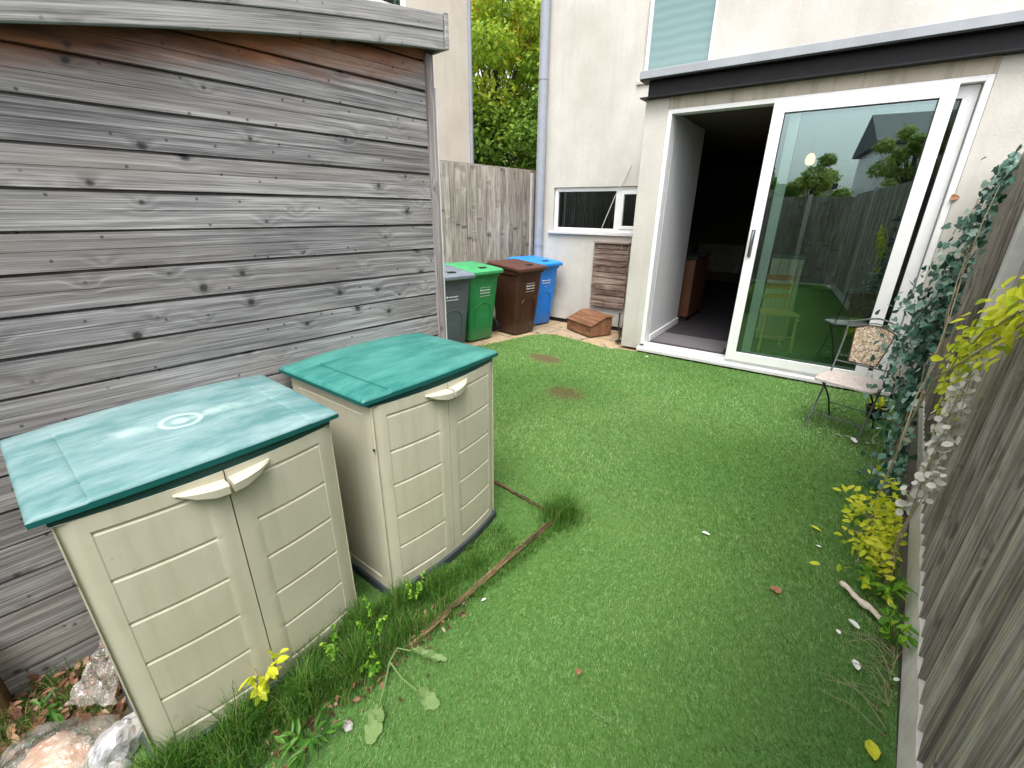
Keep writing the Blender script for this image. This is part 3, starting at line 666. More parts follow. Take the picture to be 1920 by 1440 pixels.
# roof edge: two fascia boards following the curve
def strip(x0, x1, zo0, zo1, ya, yb, n=28):
    mm = MB(); rows = []
    ys = np.linspace(ya, yb, n)
    rings = [[(x0, y, eave(y) + zo0), (x1, y, eave(y) + zo0), (x1, y, eave(y) + zo1), (x0, y, eave(y) + zo1)] for y in ys]
    mm.loft(rings); return mm
m = strip(.055, .080, 0.0, .076, -2.6, 1.775); m.cur = .2; m.build('fascia', M['fascia'], shed, bevel=.003)
m = strip(.062, .086, .078, .148, -2.6, 1.77); m.a = [.8] * len(m.a); m.build('fascia', M['fascia'], shed, bevel=.003)
m = strip(-2.3, .055, .05, .14, -2.6, 1.765); m.build('roof', M['roofgrey'], shed)
m = strip(-2.3, .054, .02, .048, -2.6, 1.76); m.build('soffit', M['brown_post'], shed)
m = MB(); m.loft([[(x, 1.776, eave(1.776) + a), (x, 1.80, eave(1.776) + a + .004), (x, 1.80, eave(1.776) + b), (x, 1.776, eave(1.776) + b)] for x, a, b in ((-2.3, .0, .155), (.092, .0, .155))]); m.build('barge_board', M['fascia'], shed, bevel=.003)
w = MB(); w.tube([(0.0, YE + .065, .0), (0, YE + .065, 2.35)], .006, 8); w.build('white_conduit', M['offwhite'], shed, smooth=True)

# ------------------------------------------------------------------ WHEELIE BINS
def make_bin(name, label, loc, rz, body, lid, kind):
    b = thing(name, label, 'wheelie bin', loc, rz, 'wheelie bins lined up against the side fence')
    # local: +x is the front. body lofted
    m = MB(); rings = []
    for z, hx, hy, cx, r in ((.02, .205, .205, -.03, .03), (.05, .215, .215, -.03, .04), (.30, .235, .228, -.025, .04), (.80, .272, .258, -.01, .04), (.90, .278, .264, -.01, .04), (.905, .295, .282, -.01, .03), (.945, .300, .286, -.01, .03)):
        rings.append(rrect(hx, hy, r, z, cx))
    m.loft(rings)
    bo = m.build('body', M[body], b, smooth=True, angle=35)
    # raised arch moulding on the front
    def fx(z): return .212 + (z - .30) * .052 / .5
    m = MB(); pts = [(fx(.18) + .002, -.14, .18)] + [(fx(.5) + .004, -.14 * math.cos(a), .46 + .09 * math.sin(a)) for a in np.linspace(0, math.pi, 11)] + [(fx(.18) + .002, .14, .18)]
    m.tube(pts, .006, 6); m.build('moulding', M[body], bo, smooth=True)
    # lid: overhanging, domed, higher at the hinge
    m = MB(); rings = []
    for hx, hy, dz, r in ((.335, .298, .0, .03), (.340, .303, .012, .035), (.340, .303, .040, .035), (.315, .280, .058, .04), (.20, .18, .072, .05), (.05, .05, .076, .03)):
        rings.append([(x, y, .950 + dz + (.315 - x) * .075) for x, y, z in rrect(hx, hy, r, 0, .005)])
    m.loft(rings); li = m.build('lid', M[lid], b, smooth=True, angle=30)
    m = MB(); m.box(.19, .26, -.055, .055, 1.018, 1.035); m.build('dark_hollow_block', M['dark'], li, bevel=.004)  # solid dark block drawn in place of a hollow cut in the lid
    m = MB(); m.tube([(-.34, -.26, .99), (-.40, -.26, 1.0), (-.40, .26, 1.0), (-.34, .26, .99)], .014, 8); m.build('handle', M[body], b, smooth=True)
    for s in (-1, 1):
        m = MB(); m.tube([(-.26, s * .215, .10), (-.26, s * .265, .10)], .10, 20); m.build('wheel', M['rubber'], b, smooth=True)
    # worn white print: emblem dot and two lines of lettering too worn to read, plus a ruled box
    m = MB(); rr = random.Random(len(name))
    ang = -math.atan2(.052, .55)
    def mark(y0, y1, z0, z1):
        m.prism([(fx(z0) + .0015, y0, z0), (fx(z0) + .0015, y1, z0), (fx(z1) + .0015, y1, z1), (fx(z1) + .0015, y0, z1)], (.0012, 0, 0))
    zc = .70; yo = .02 if kind != 'grey' else -.02
    m.prism([(fx(zc + .028) + .0015, yo - .072 + .013 * math.cos(a), zc + .028 + .013 * math.sin(a)) for a in np.linspace(0, 2 * math.pi, 10, endpoint=False)], (.0012, 0, 0))
    y = yo - .05
    while y < yo + .09:
        wd = rr.uniform(.005, .010); hh = rr.choice((.010, .014, .016)); mark(y, y + wd, zc + .020, zc + .020 + hh); y += wd + .0035
    y = yo - .085
    while y < yo + .085:
        wd = rr.uniform(.005, .010); mark(y, y + wd, zc - .018, zc - .006); y += wd + .003
    if kind in ('brown', 'green'):
        for (a, bb, c, d) in ((yo - .09, yo + .095, zc + .062, zc + .066), (yo - .09, yo + .095, zc - .056, zc - .052)): mark(a, bb, c, d)
    if kind == 'blue': mark(yo - .03, yo + .03, zc - .07, zc - .066)
    m.build('print', M['mark'], bo)
    return b
make_bin('wheelie_bin', 'slate grey wheelie bin half hidden behind the shed corner', (-4.54, 3.70, 0), R(-8), 'bin_grey', 'bin_grey_lid', 'grey')
make_bin('wheelie_bin', 'bright green wheelie bin standing between the grey and brown bins', (-4.63, 4.31, 0), R(-4), 'bin_green', 'bin_green_lid', 'green')
make_bin('wheelie_bin', 'dark brown wheelie bin beside the green bin', (-4.43, 5.04, 0), R(-3), 'bin_brown', 'bin_brown_lid', 'brown')
make_bin('wheelie_bin', 'bright blue wheelie bin nearest the house wall', (-4.60, 5.66, 0), R(-8), 'bin_blue', 'bin_blue_lid', 'blue')

# ------------------------------------------------------------------ STORAGE CABINETS
def relief(u, v, rows, mu=.075, mv=(.05, .03)):
    """recessed panel with lapped rows: u,v in metres from the panel box (0..U, 0..V)"""
    return 0
def height_panel(W, Z0, Z1, nu, nv, margin, rows, depth=.006):
    """returns (u, z, d) sampled on refined lines so that relief edges stay crisp"""
    e = .0035
    us = sorted(set([0, W, margin, margin + e, W - margin - e, W - margin] + list(np.linspace(0, W, nu))))
    zs = set([Z0, Z1]); pz0, pz1 = Z0 + .055, Z1 - .055
    edges = [pz0 + (pz1 - pz0) * k / rows for k in range(rows + 1)]
    for q in edges: zs |= {q - .008, q - .003, q + .003, q + .008}
    zs = sorted(zs | set(np.linspace(Z0, Z1, nv)))
    def d(u, z):
        if u < margin or u > W - margin or z < pz0 - .003 or z > pz1 + .003: return 0
        fe = min(1, (u - margin) / e, (W - margin - u) / e)
        k = (z - pz0) / ((pz1 - pz0) / rows); fr = k - math.floor(k)
        row = (pz1 - pz0) / rows; dist = min(fr, 1 - fr) * row
        edge = 1 - min(1, max(0, dist - .003) / .005)
        lap = depth * .55 * (1 - fr)
        return -fe * (.0016 + .0040 * edge)
    return us, zs, d
def make_cabinet(label, loc, rz, lidmat, W=.76):
    c = thing('storage_cabinet', label, 'storage cabinet', loc, rz, 'beige plastic cabinets with teal lids against the shed')
    H = W / 2; D = .60; ZB, ZT = .045, 1.0
    def bow(y): return .044 * (1 - (y / H) ** 2)
    # carcass with embossed side panels
    m = MB()
    for s in (-1, 1):
        us, zs, d = height_panel(D, ZB, ZT, 6, 10, .055, 1)
        P = [[(-D + u, s * (H + d(u, z)), z) for u in us] for z in zs]
        if s > 0: P = P[::-1]
        m.grid(P)
    m.add([(-D, -H, ZB), (-D, H, ZB), (-D, H, ZT), (-D, -H, ZT)], [(3, 2, 1, 0)])
    m.add([(-D, -H, ZT - .02), (-D, H, ZT - .02), (0, H, ZT - .02), (0, -H, ZT - .02)], [(0, 3, 2, 1)])
    m.add([(0, -H, ZB), (0, -H + .02, ZB), (0, -H + .02, ZT), (0, -H, ZT)], [(0, 1, 2, 3)]); m.add([(0, H - .02, ZB), (0, H, ZB), (0, H, ZT), (0, H - .02, ZT)], [(0, 1, 2, 3)])
    m.build('body', M['cab'], c, smooth=True, angle=25)
    for s in (-1, 1):
        w_ = H - .006
        us, zs, d = height_panel(w_, ZB + .004, ZT - .012, 12, 30, .058, 5)
        P = []
        for z in zs:
            row = []
            for u in us:
                y = s * (.002 + u) if s > 0 else -(.002 + u)
                row.append((.012 + bow(y) + d(u, z) - (.010 if u > w_ - .004 else 0), y, z))
            P.append(row if s > 0 else row[::-1])
        m = MB(); m.grid(P)
        # thickness: edges at the seam and the hinge and along the bottom
        for uu, flip in ((us[0], s < 0), (us[-1], s > 0)):
            y = s * (.002 + uu); a = [(.012 + bow(y), y, zs[0]), (-.01, y, zs[0]), (-.01, y, zs[-1]), (.012 + bow(y), y, zs[-1])]
            m.add(a if flip else a[::-1], [(0, 1, 2, 3)])
        top = [(.012 + bow(s * (.002 + u)), s * (.002 + u), zs[-1]) for u in us]
        m.grid([top, [(-.01, q[1], q[2]) for q in top]] if s < 0 else [[(-.01, q[1], q[2]) for q in top], top])
        d_ = m.build('door', M['cab'], c, smooth=True, angle=25)
        # wing handle tapering away from the seam
        m = MB(); rings = []
        for k, (yy, pr, zt, zb) in enumerate(((.006, .048, .962, .922), (.045, .046, .965, .925), (.09, .034, .968, .938), (.125, .016, .970, .955), (.137, .004, .970, .962))):
            y = s * yy; xb = .010 + bow(y)
            rings.append([(xb, y, zt), (xb + pr * .7, y, zt + .001), (xb + pr, y, zt - .006), (xb + pr * .95, y, zb + .006), (xb + pr * .45, y, zb), (xb, y, zb + .002)])
        if s > 0: rings = rings[::-1]
        m.loft(rings); m.build('handle', M['cab'], d_, smooth=True, angle=40)
    # plinth
    m = MB(); poly = [(-D - .008, -H - .012), (.012, -H - .012)] + [(.026 + bow(y), y) for y in np.linspace(-H - .004, H + .004, 15)] + [(.012, H + .012), (-D - .008, H + .012)]
    m.prism([(x, y, 0) for x, y in poly], (0, 0, .048)); m.build('base', M['plinth'], c, bevel=.006, seg=2)
    # dark lip under the lid
    m = MB(); poly = [(-D - .004, -H - .004), (.0, -H - .004)] + [(.006 + bow(y), y) for y in np.linspace(-H, H, 13)] + [(.0, H + .004), (-D - .004, H + .004)]
    m.prism([(x, y, ZT - .013) for x, y in poly], (0, 0, .040)); 
    lip = m.build('lid_underside', M['lip'], c)
    # crowned lid
    LH = H + .036; nx, ny = 15, 34; rings = []
    xs = [-D - .030, -D - .026] + list(np.linspace(-D, -.012, 10)) + [.002, .012, .015]
    ys = [-LH, -LH + .006] + sorted(set(np.linspace(-LH + .014, LH - .014, 30)) | {-.30, -.295, -.305, .30, .295, .305}) + [LH - .006, LH]
    def topz(x, y):
        z = 1.036 + .016 * (1 - (y / LH) ** 2)
        e = min(x - xs[0], xs[-1] - x, ) ; e2 = LH - abs(y)
        z -= .012 * max(0, 1 - min(e, e2) / .014) ** 2
        if min(abs(y - .30), abs(y + .30)) < .0015 and -D + .05 < x < .01: z -= .0055
        if abs(y) > .302: z -= .002
        return z
    def bx(x, y): return x + (.046 * (1 - (y / LH) ** 2)) * max(0, (x + D) / D)
    T = [[(bx(x, y), y, topz(x, y)) for y in ys] for x in xs]
    m = MB(); m.grid([r for r in T[::-1]])
    zb = lambda y: 1.006 + .015 * (1 - (y / LH) ** 2)
    # skirt
    loop = [T[0][j] for j in range(len(ys))] + [T[i][-1] for i in range(1, len(xs))] + [T[-1][j] for j in range(len(ys) - 2, -1, -1)] + [T[i][0] for i in range(len(xs) - 2, 0, -1)]
    low = [(p[0], p[1], zb(p[1])) for p in loop]
    n = len(loop); m.add(loop + low, [((i + 1) % n, i, n + i, n + (i + 1) % n) for i in range(n)])
    m.add(low, [tuple(range(n))])
    lo = m.build('lid', M[lidmat], c, smooth=True, angle=50)
    # hinge dots
    m = MB(); m.tube([(.006, -H - .002, .80), (.006, -H - .006, .80)], .006, 8); m.build('screw', M['rubber'], c)
    # shift lid material origin to lid centre
    for ob in (lo,):
        me = ob.data; me.transform(Matrix.Translation((D / 2 - .01, 0, 0))); ob.location = (-(D / 2 - .01), 0, 0)
    return c
make_cabinet('beige double door cabinet with faded teal lid and worn ring, nearest the camera', (-1.503, .278, 0), R(3.0), 'lid_a', .765)
c2 = make_cabinet('beige double door cabinet with darker teal lid, farther along the shed', (-1.535, 1.205, 0), R(5.2), 'lid_b', .775)
c2.scale = (1, 1, 1.022)

# ------------------------------------------------------------------ WOODEN BOX, SLATTED PANEL, ROD
bx_ = thing('planked_box', 'low brown planked box with sloping lid beneath the kitchen window', 'box', (-3.60, 5.80, 0), R(-20))
BW, BD = .60, .40
m = MB()
for k in range(2):
    m.cur = .2 + .3 * k; m.box(-BW / 2, BW / 2, -BD / 2, -BD / 2 + .018, .012 + k * .075, .012 + k * .075 + .072)
for s in (-1, 1):
    m.cur = .6; x = s * BW / 2; x0 = x - s * .018
    m.prism([(x0, -BD / 2 + .0185, .012), (x0, BD / 2, .012), (x0, BD / 2, .275), (x0, BD / 2 - .12, .275), (x0, -BD / 2 + .0185, .158)], (s * .018, 0, 0))
m.box(-BW / 2 + .019, BW / 2 - .019, BD / 2 - .018, BD / 2, .012, .27)
m.build('body', M['boxwood'], bx_, bevel=.003)
m = MB(); sl_a = math.atan2(.115, BD - .12)
for k in range(4):
    m.cur = .1 + .25 * k; L_ = math.hypot(.115, BD - .12) + .02; w_ = L_ / 4
    mt = Matrix.Translation((0, -BD / 2 - .012, .160)) @ Matrix.Rotation(sl_a, 4, 'X')
    m.box(-BW / 2 - .015, BW / 2 + .015, k * w_ + .002, (k + 1) * w_ - .002, .0, .016, mt)
m.cur = .7; m.box(-BW / 2 - .015, BW / 2 + .015, BD / 2 - .118, BD / 2 + .01, .277, .293)
m.build('lid', M['boxwood'], bx_, bevel=.003)

sp = thing('slatted_screen', 'weathered brown slatted wooden screen hung on the wall below the kitchen window', 'wooden screen', hw(-.60, WY, .36), HR)
m = MB(); zz = 0
PW = .56
for k in range(11):
    h_ = .085 if k < 9 else .07; m.cur = float(RNG.uniform())
    xoff = RNG.uniform(-.004, .004)
    m.box(-PW / 2 + xoff, PW / 2 + xoff, -.062 - RNG.uniform(0, .004), -.040, zz, zz + h_ - .006); zz += h_ + .004
m.build('slats', M['slat'], sp, bevel=.003)
m = MB(); m.cur = .3
for x in (-.20, .20): m.box(x - .02, x + .02, -.0395, -.002, 0, zz - .02)
m.build('battens', M['slat'], sp, bevel=.003)
m = MB(); m.box(-PW / 2, PW / 2, -.10, -.002, zz, zz + .022); m.build('top_rail', M['slat'], sp, bevel=.003)
rod = thing('garden_rod', 'thin rusty brown pole leaning in the corner beside the bay', 'pole', (-2.93, 5.52, 0))
m = MB(); m.tube([(0, 0, 0), (.02, .22, .6), (.05, .44, 1.22)], .014, 8); m.build('shaft', M['rust'], rod, smooth=True)
m = MB(); m.tube([(-.03, -.02, .03), (0, 0, .05), (.03, .03, .04)], .02, 8); m.build('foot', M['rubber'], rod, smooth=True)
m = MB(); m.tube([(.032, .28, .80), (.036, .31, .86)], .022, 8); m.build('collar', M['petal'], rod, smooth=True)
hs_ = thing('garden_hose', 'thin dark hose running along the wall foot beside the brown box', 'hose', (-3.2, 5.95, 0))
m = MB(); m.tube([(-.05, .15, .30), (.0, .05, .15), (.08, -.05, .03), (.2, -.12, .02), (.28, -.3, .02)], .012, 8); m.build('tube', M['rubber'], hs_, smooth=True)

# ------------------------------------------------------------------ CHAIR
def mosaic():
    t = NT('brown_mosaic_tile'); o = t.obj()
    v = t.n('ShaderNodeTexVoronoi', feature='F1'); t.set(v.inputs['Vector'], o); v.inputs['Scale'].default_value = 75
    e = t.n('ShaderNodeTexVoronoi', feature='DISTANCE_TO_EDGE'); t.set(e.inputs['Vector'], o); e.inputs['Scale'].default_value = 75
    r = t.sep(v.outputs['Color'])[0]
    c = t.ramp(r, [(0, (0.10, 0.065, 0.03)), (0.4, (0.30, 0.19, 0.09)), (0.7, (0.50, 0.36, 0.22)), (1, (0.62, 0.54, 0.42))])
    c = t.mix(t.map(e.outputs['Distance'], 0.02, 0.07, 0.9, 0), c, (0.55, 0.52, 0.46))
    return t.done(t.bsdf(c, 0.5, 0, None, 0.5))
M['mosaic'] = mosaic()
gc = thing('garden_chair', 'folding iron garden chair with mosaic back in front of the patio door', 'chair', (-.222, 4.30, 0), R(-12))
W2 = .19
def prof(t):   # long member: front foot -> back top; t in 0..1 -> (y, z)
    pts = [(0, 0), (.13, .24), (.235, .45), (.30, .60), (.37, .78), (.385, .90)]
    x = t * (len(pts) - 1); i = min(int(x), len(pts) - 2); f = x - i
    return (pts[i][0] * (1 - f) + pts[i + 1][0] * f, pts[i][1] * (1 - f) + pts[i + 1][1] * f)
for s in (-1, 1):
    m = MB(); m.tube([(s * (W2 + (.012 if t > .6 else 0) * (t - .6) / .4), *prof(t)) for t in np.linspace(0, 1, 14)], .0075, 8); m.build('leg', M['iron'], gc, smooth=True)
    m = MB(); m.tube([(s * (W2 - .02), .47, 0), (s * (W2 - .02), .33, .20), (s * (W2 - .02), .16, .35), (s * (W2 - .02), .06, .42), (s * (W2 - .02), .02, .455)], .0075, 8); m.build('leg', M['rubber'], gc, smooth=True)
    m = MB(); m.tube([(s * (W2 - .02), .46, .02), (s * (W2 - .02), .475, 0)], .012, 8); m.build('foot_cap', M['iron'], gc)
    m = MB(); m.tube([(s * W2, .005, .02), (s * W2, -.004, 0)], .012, 8); m.build('foot_cap', M['iron'], gc)
def bar(t, w=W2, r=.0055, arch=0, name='rail', mat='iron', n=13):
    y, z = prof(t); m = MB(); m.tube([(x, y + .0, z + arch * (0.5 + 0.5 * math.cos(math.pi * x / w))) for x in np.linspace(-w, w, n)], r, 8); m.build(name, M[mat], gc, smooth=True)
bar(.11); bar(1.0, W2 + .012, .0075, .055, 'top_rail'); bar(.93, W2 + .01, .005, .055); bar(.56, W2, .006)
m = MB(); m.tube([(-W2 + .02, .36, .16), (W2 - .02, .36, .16)], .005, 6); m.build('rail', M['iron'], gc, smooth=True)
m = MB(); m.tube([(-W2, .235, .437), (W2, .235, .437)], .006, 6); m.tube([(-W2 + .02, .03, .437), (W2 - .02, .03, .437)], .006, 6); m.build('seat_rail', M['rubber'], gc, smooth=True)
# mosaic back panel: arched top, narrower foot
m = MB(); yb, zb_ = prof(.58); yt, zt_ = prof(.92)
rowsF, rowsB = [], []
for f in np.linspace(0, 1, 9):
    y = yb + (yt - yb) * f; z = zb_ + (zt_ - zb_) * f; hw_ = .098 + .040 * f
    row = [(x * hw_, y, z + (.045 * f * f) * (1 - x * x)) for x in np.linspace(-1, 1, 11)]
    rowsF.append([(p[0], p[1] - .009, p[2]) for p in row]); rowsB.append([(p[0], p[1] + .009, p[2]) for p in row])
m.grid(rowsF); m.grid([r[::-1] for r in rowsB])
lo = rowsF; bo = rowsB
edge_f = [r[0] for r in rowsF] + rowsF[-1][1:] + [r[-1] for r in rowsF[::-1]][1:] + rowsF[0][::-1][1:-1]
edge_b = [r[0] for r in rowsB] + rowsB[-1][1:] + [r[-1] for r in rowsB[::-1]][1:] + rowsB[0][::-1][1:-1]
n = len(edge_f); m.add(edge_f + edge_b, [(i, (i + 1) % n, n + (i + 1) % n, n + i) for i in range(n)])
m.build('backrest', M['mosaic'], gc)
m = MB(); m.tube([tuple(p) for p in edge_f] + [edge_f[0]], .005, 6); m.build('backrest_rim', M['rust'], gc, smooth=True)
m = MB(); rings = []
for z, k in ((.447, .94), (.450, 1), (.466, 1), (.470, .96)):
    rings.append([(x * k, (y - .14) * k + .14, z + (.010 if y > .2 else 0)) for x, y, q in rrect(.215, .175, .04, 0, 0, .135)])
m.loft(rings); m.build('seat', M['seat'], gc, smooth=True)

# ------------------------------------------------------------------ VEGETATION
LM = {
 'maple': leafmat('yellow_green_foliage', [(0, (0.12, 0.26, 0.03)), (0.3, (0.30, 0.48, 0.05)), (0.6, (0.52, 0.66, 0.07)), (0.92, (0.74, 0.74, 0.08)), (1, (0.60, 0.26, 0.05))], .55, .45),
 'darkgreen': leafmat('mid_green_foliage', [(0, (0.05, 0.12, 0.016)), (0.45, (0.14, 0.28, 0.03)), (0.8, (0.28, 0.42, 0.045)), (0.97, (0.30, 0.33, 0.05)), (1, (0.34, 0.10, 0.03))], .55, .35),
 'willow': leafmat('feathery_green_foliage', [(0, (0.22, 0.32, 0.06)), (1, (0.62, 0.70, 0.22))], .6, .4),
 'ivy': leafmat('blue_green_ivy', [(0, (0.015, 0.055, 0.036)), (0.35, (0.045, 0.13, 0.090)), (0.7, (0.15, 0.31, 0.25)), (1, (0.46, 0.62, 0.54))], .38, .15, .5),
 'yellow': leafmat('yellow_leaves', [(0, (0.40, 0.54, 0.025)), (0.35, (0.76, 0.82, 0.03)), (1, (0.95, 0.93, 0.10))], .5, .5),
 'lime': leafmat('lime_green_leaves', [(0, (0.08, 0.26, 0.02)), (0.5, (0.20, 0.46, 0.03)), (1, (0.42, 0.66, 0.06))], .5, .4),
 'weed': leafmat('weed_leaves', [(0, (0.03, 0.12, 0.015)), (1, (0.14, 0.34, 0.04))], .5, .3),
 'dock': leafmat('pale_limp_leaf', [(0, (0.14, 0.26, 0.07)), (1, (0.30, 0.43, 0.17))], .6, .3),
 'dead': leafmat('dead_leaf_litter', [(0, (0.06, 0.025, 0.015)), (0.5, (0.20, 0.09, 0.05)), (0.85, (0.38, 0.20, 0.12)), (1, (0.50, 0.36, 0.24))], .8, .15),
}
def tree(label, base, crown, rad, n, size, mat, trunk=.14, clumps=26, group=None, squash=1.0, vr=(0, 1), name='leafy_tree', grad=0.0):
    t = thing(name, label, 'tree', base, 0, group)
    cz = Vector(crown) - Vector(base); m = MB()
    m.tube([(0, 0, 0), (.05, .03, cz.z * .4), (cz.x * .6, cz.y * .6, cz.z * .8), (cz.x, cz.y, cz.z + rad * .5)], trunk, 9, trunk * .3)
    cl = []
    for k in range(clumps):
        d = rv(); d.normalize(); r = RNG.uniform(.45, 1.0); c = cz + Vector((d.x * rad * r, d.y * rad * r, d.z * rad * r * squash)); cl.append((c, RNG.uniform(.28, .5) * rad * .75, RNG.uniform(-.22, .22)))
        m.tube([tuple(cz * .75), tuple(cz * .35 + c * .6), tuple(c)], trunk * .16, 5, trunk * .04)
    m.build('trunk', M['bark'], t, smooth=True)
    m = MB(); items = []
    for i in range(n):
        c, cr, dv = cl[int(RNG.integers(len(cl)))]; d = rv(); d.normalize(); rr = RNG.uniform(0.25, 1) ** .5
        p = c + Vector((d.x * cr, d.y * cr, d.z * cr * .75)) * rr
        dr = rv(); dr.z -= .4
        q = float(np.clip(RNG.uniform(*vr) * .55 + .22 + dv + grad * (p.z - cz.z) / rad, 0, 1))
        items.append((p, dr, rv(.7) + Vector((0, 0, 1)) + d, size * RNG.uniform(.7, 1.3), q))
    leaves(m, items, 'rhomb', .12, .1); m.build('crown', LM[mat], t)
    return t
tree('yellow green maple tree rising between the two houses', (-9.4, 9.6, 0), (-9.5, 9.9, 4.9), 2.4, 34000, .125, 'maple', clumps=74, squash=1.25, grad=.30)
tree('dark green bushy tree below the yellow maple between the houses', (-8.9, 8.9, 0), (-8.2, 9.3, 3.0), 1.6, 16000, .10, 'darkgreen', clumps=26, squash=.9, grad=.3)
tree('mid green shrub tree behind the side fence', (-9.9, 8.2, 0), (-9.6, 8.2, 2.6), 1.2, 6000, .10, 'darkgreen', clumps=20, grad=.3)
tree('feathery green tree mirrored in the right of the door glass', (2.3, -6.0, 0), (1.95, -6.0, 3.2), .85, 6000, .09, 'willow', clumps=18)
tree('bushy tree mirrored above the fence in the door glass', (-.2, -11.5, 0), (.2, -11.5, 2.6), 1.2, 6000, .13, 'willow', clumps=16)
tree('dark hedge tree mirrored at the left of the door glass', (-1.6, -10.5, 0), (-1.6, -10.5, 2.0), 1.3, 5000, .13, 'darkgreen', clumps=16)
rh = thing('white_gabled_house', 'white house with grey roof mirrored in the patio door glass', 'house', (2.7, -16, 0))
w = MB(); w.box(0, 9, -6, 0, 0, 4.7); w.build('wall', M['white'], rh)
w = MB(); w.prism([(-.3, .3, 4.65), (-.3, .3, 4.8), (-.3, -3, 6.3), (-.3, -6.3, 4.8), (-.3, -6.3, 4.65)], (9.6, 0, 0)); w.build('roof', M['roofgrey'], rh)
w = MB(); frame(w, 2.0, 3.3, 2.6, 3.9, .08, .002, .04); w.build('window', M['offwhite'], rh)
rh2 = thing('low_grey_building', 'low pale building with flat grey roof mirrored behind the trees', 'building', (-4.5, -19, 0))
w = MB(); w.box(0, 6.0, -4, 0, 0, 3.0); w.build('wall', M['stucco_far'], rh2)
w = MB(); w.box(-.2, 6.2, -4.2, .2, 3.0, 3.25); w.build('roof', M['roofgrey'], rh2)

# ivy on the far run of the boundary fence
def fence_x(y): return .36 - .043 * (y - 1.6)
ivy = thing('ivy_plant', 'dark blue green ivy climbing the boundary fence by the patio door', 'plant', (.25, 4.0, 0))
m = MB(); mi = MB(); items = []
ivl = [  # (y, z, spread y, spread z, out, n): where the foliage hangs
 (3.75, 1.93, .20, .10, .05, 90), (3.85, 1.68, .24, .13, .08, 130), (4.0, 1.42, .30, .14, .11, 200), (4.1, 1.18, .30, .14, .13, 250), (4.1, .95, .32, .15, .15, 270),
 (4.05, .72, .32, .15, .14, 240), (3.95, .50, .28, .13, .12, 170), (3.75, .30, .25, .13, .10, 120), (3.55, .14, .25, .10, .09, 80), (3.35, .22, .15, .15, .06, 50)]
for (yy, zz_, sy, sz, out, n_) in ivl:
    for _ in range(n_):
        y = RNG.normal(yy, sy * .42); z = max(.02, RNG.normal(zz_, sz * .7)); x = fence_x(y) - .03 - abs(RNG.normal(0, out * .8))
        if y > 5.6: continue
        d = Vector((RNG.normal(-.3, .5), RNG.normal(0, .6), RNG.normal(-.7, .5)))
        items.append(((x - .25, y - 4.0, z), d, Vector((-1, -.45, .45)) + rv(.45), RNG.uniform(.028, .056), float(np.clip(RNG.normal(.48, .30), 0, 1))))
leaves(m, items, 'ivy', .1, .2); m.build('leaves', LM['ivy'], ivy)
for k in range(7):
    y0 = RNG.uniform(3.5, 4.3); pts = [(fence_x(y0) - .05 - RNG.uniform(0, .05) - .25, y0 + .12 * math.sin(k + z * 4) - 4.0 + (z * .1), z) for z in np.linspace(0, 1.9, 12)]
    mi.tube(pts, .006, 6, .002)
mi.build('stem', M['vine'], ivy, smooth=True)
# yellow climber hanging on the fence, nearer
yc = thing('yellow_climber', 'bright yellow leaved climber trailing from the fence top above the seed pods', 'plant', (.26, 2.6, 0))
m = MB(); items = []
path = [(2.05, 1.52), (2.25, 1.44), (2.45, 1.38), (2.62, 1.27), (2.80, 1.18), (2.90, 1.06), (2.75, .98)]
for (yy, zz_), n_ in zip(path, (34, 46, 52, 58, 50, 34, 20)):
    for _ in range(n_):
        y = RNG.normal(yy, .08); z = RNG.normal(zz_, .06); x = fence_x(y) - .03 - abs(RNG.normal(0, .04))
        items.append(((x - .26, y - 2.6, z), Vector((RNG.normal(-.4, .4), RNG.normal(-.2, .6), -.6 + RNG.normal(0, .4))), Vector((-1, -.6, .6)) + rv(.4), RNG.uniform(.030, .055), float(np.clip(RNG.normal(.4, .3), 0, 1))))
leaves(m, items, 'oval', .15, .3); m.build('leaves', LM['yellow'], yc)
mi = MB()
for k in range(5):
    o_ = RNG.uniform(-.05, .05)
    mi.tube([(fence_x(y) - .05 - .26 + o_, y - 2.6 + o_, z + o_) for y, z in path], .004, 6, .002)
mi.tube([(fence_x(2.0) - .3, -.6, 1.5), (-.1, -.1, 1.1), (-.1, .3, .75), (-.12, .3, .2), (-.08, .35, .0)], .004, 6)
mi.build('stem', M['vine'], yc, smooth=True)
# papery seed pods
sd = thing('seed_pod_plant', 'dry stems of papery white seed pods against the concrete fence post', 'plant', (.27, 2.6, 0))
m = MB(); items = []
for (yy, zz_), n_ in zip([(2.62, 1.12), (2.60, 1.02), (2.58, .92), (2.56, .82), (2.54, .72), (2.50, .62), (2.6, .5), (2.75, .35)], (22, 32, 38, 40, 34, 22, 14, 10)):
    for _ in range(n_):
        y = RNG.normal(yy, .055); z = RNG.normal(zz_, .05); x = fence_x(y) - .03 - abs(RNG.normal(0, .035))
        items.append(((x - .27, y - 2.6, z), rv(), Vector((-1, -.5, .5)) + rv(.8), RNG.uniform(.024, .042), .5))
leaves(m, items, 'round', .05, .05); m.build('seed_pods', M['seedpod'], sd)
mi = MB()
for k in range(6):
    y0 = 2.55 + RNG.normal(0, .06); mi.tube([(fence_x(y0) - .06 - .27 + RNG.normal(0, .01), y0 - 2.6 + RNG.normal(0, .015), z) for z in np.linspace(0, 1.15, 9)], .0018, 5)
mi.build('stem', M['vine'], sd, smooth=True)
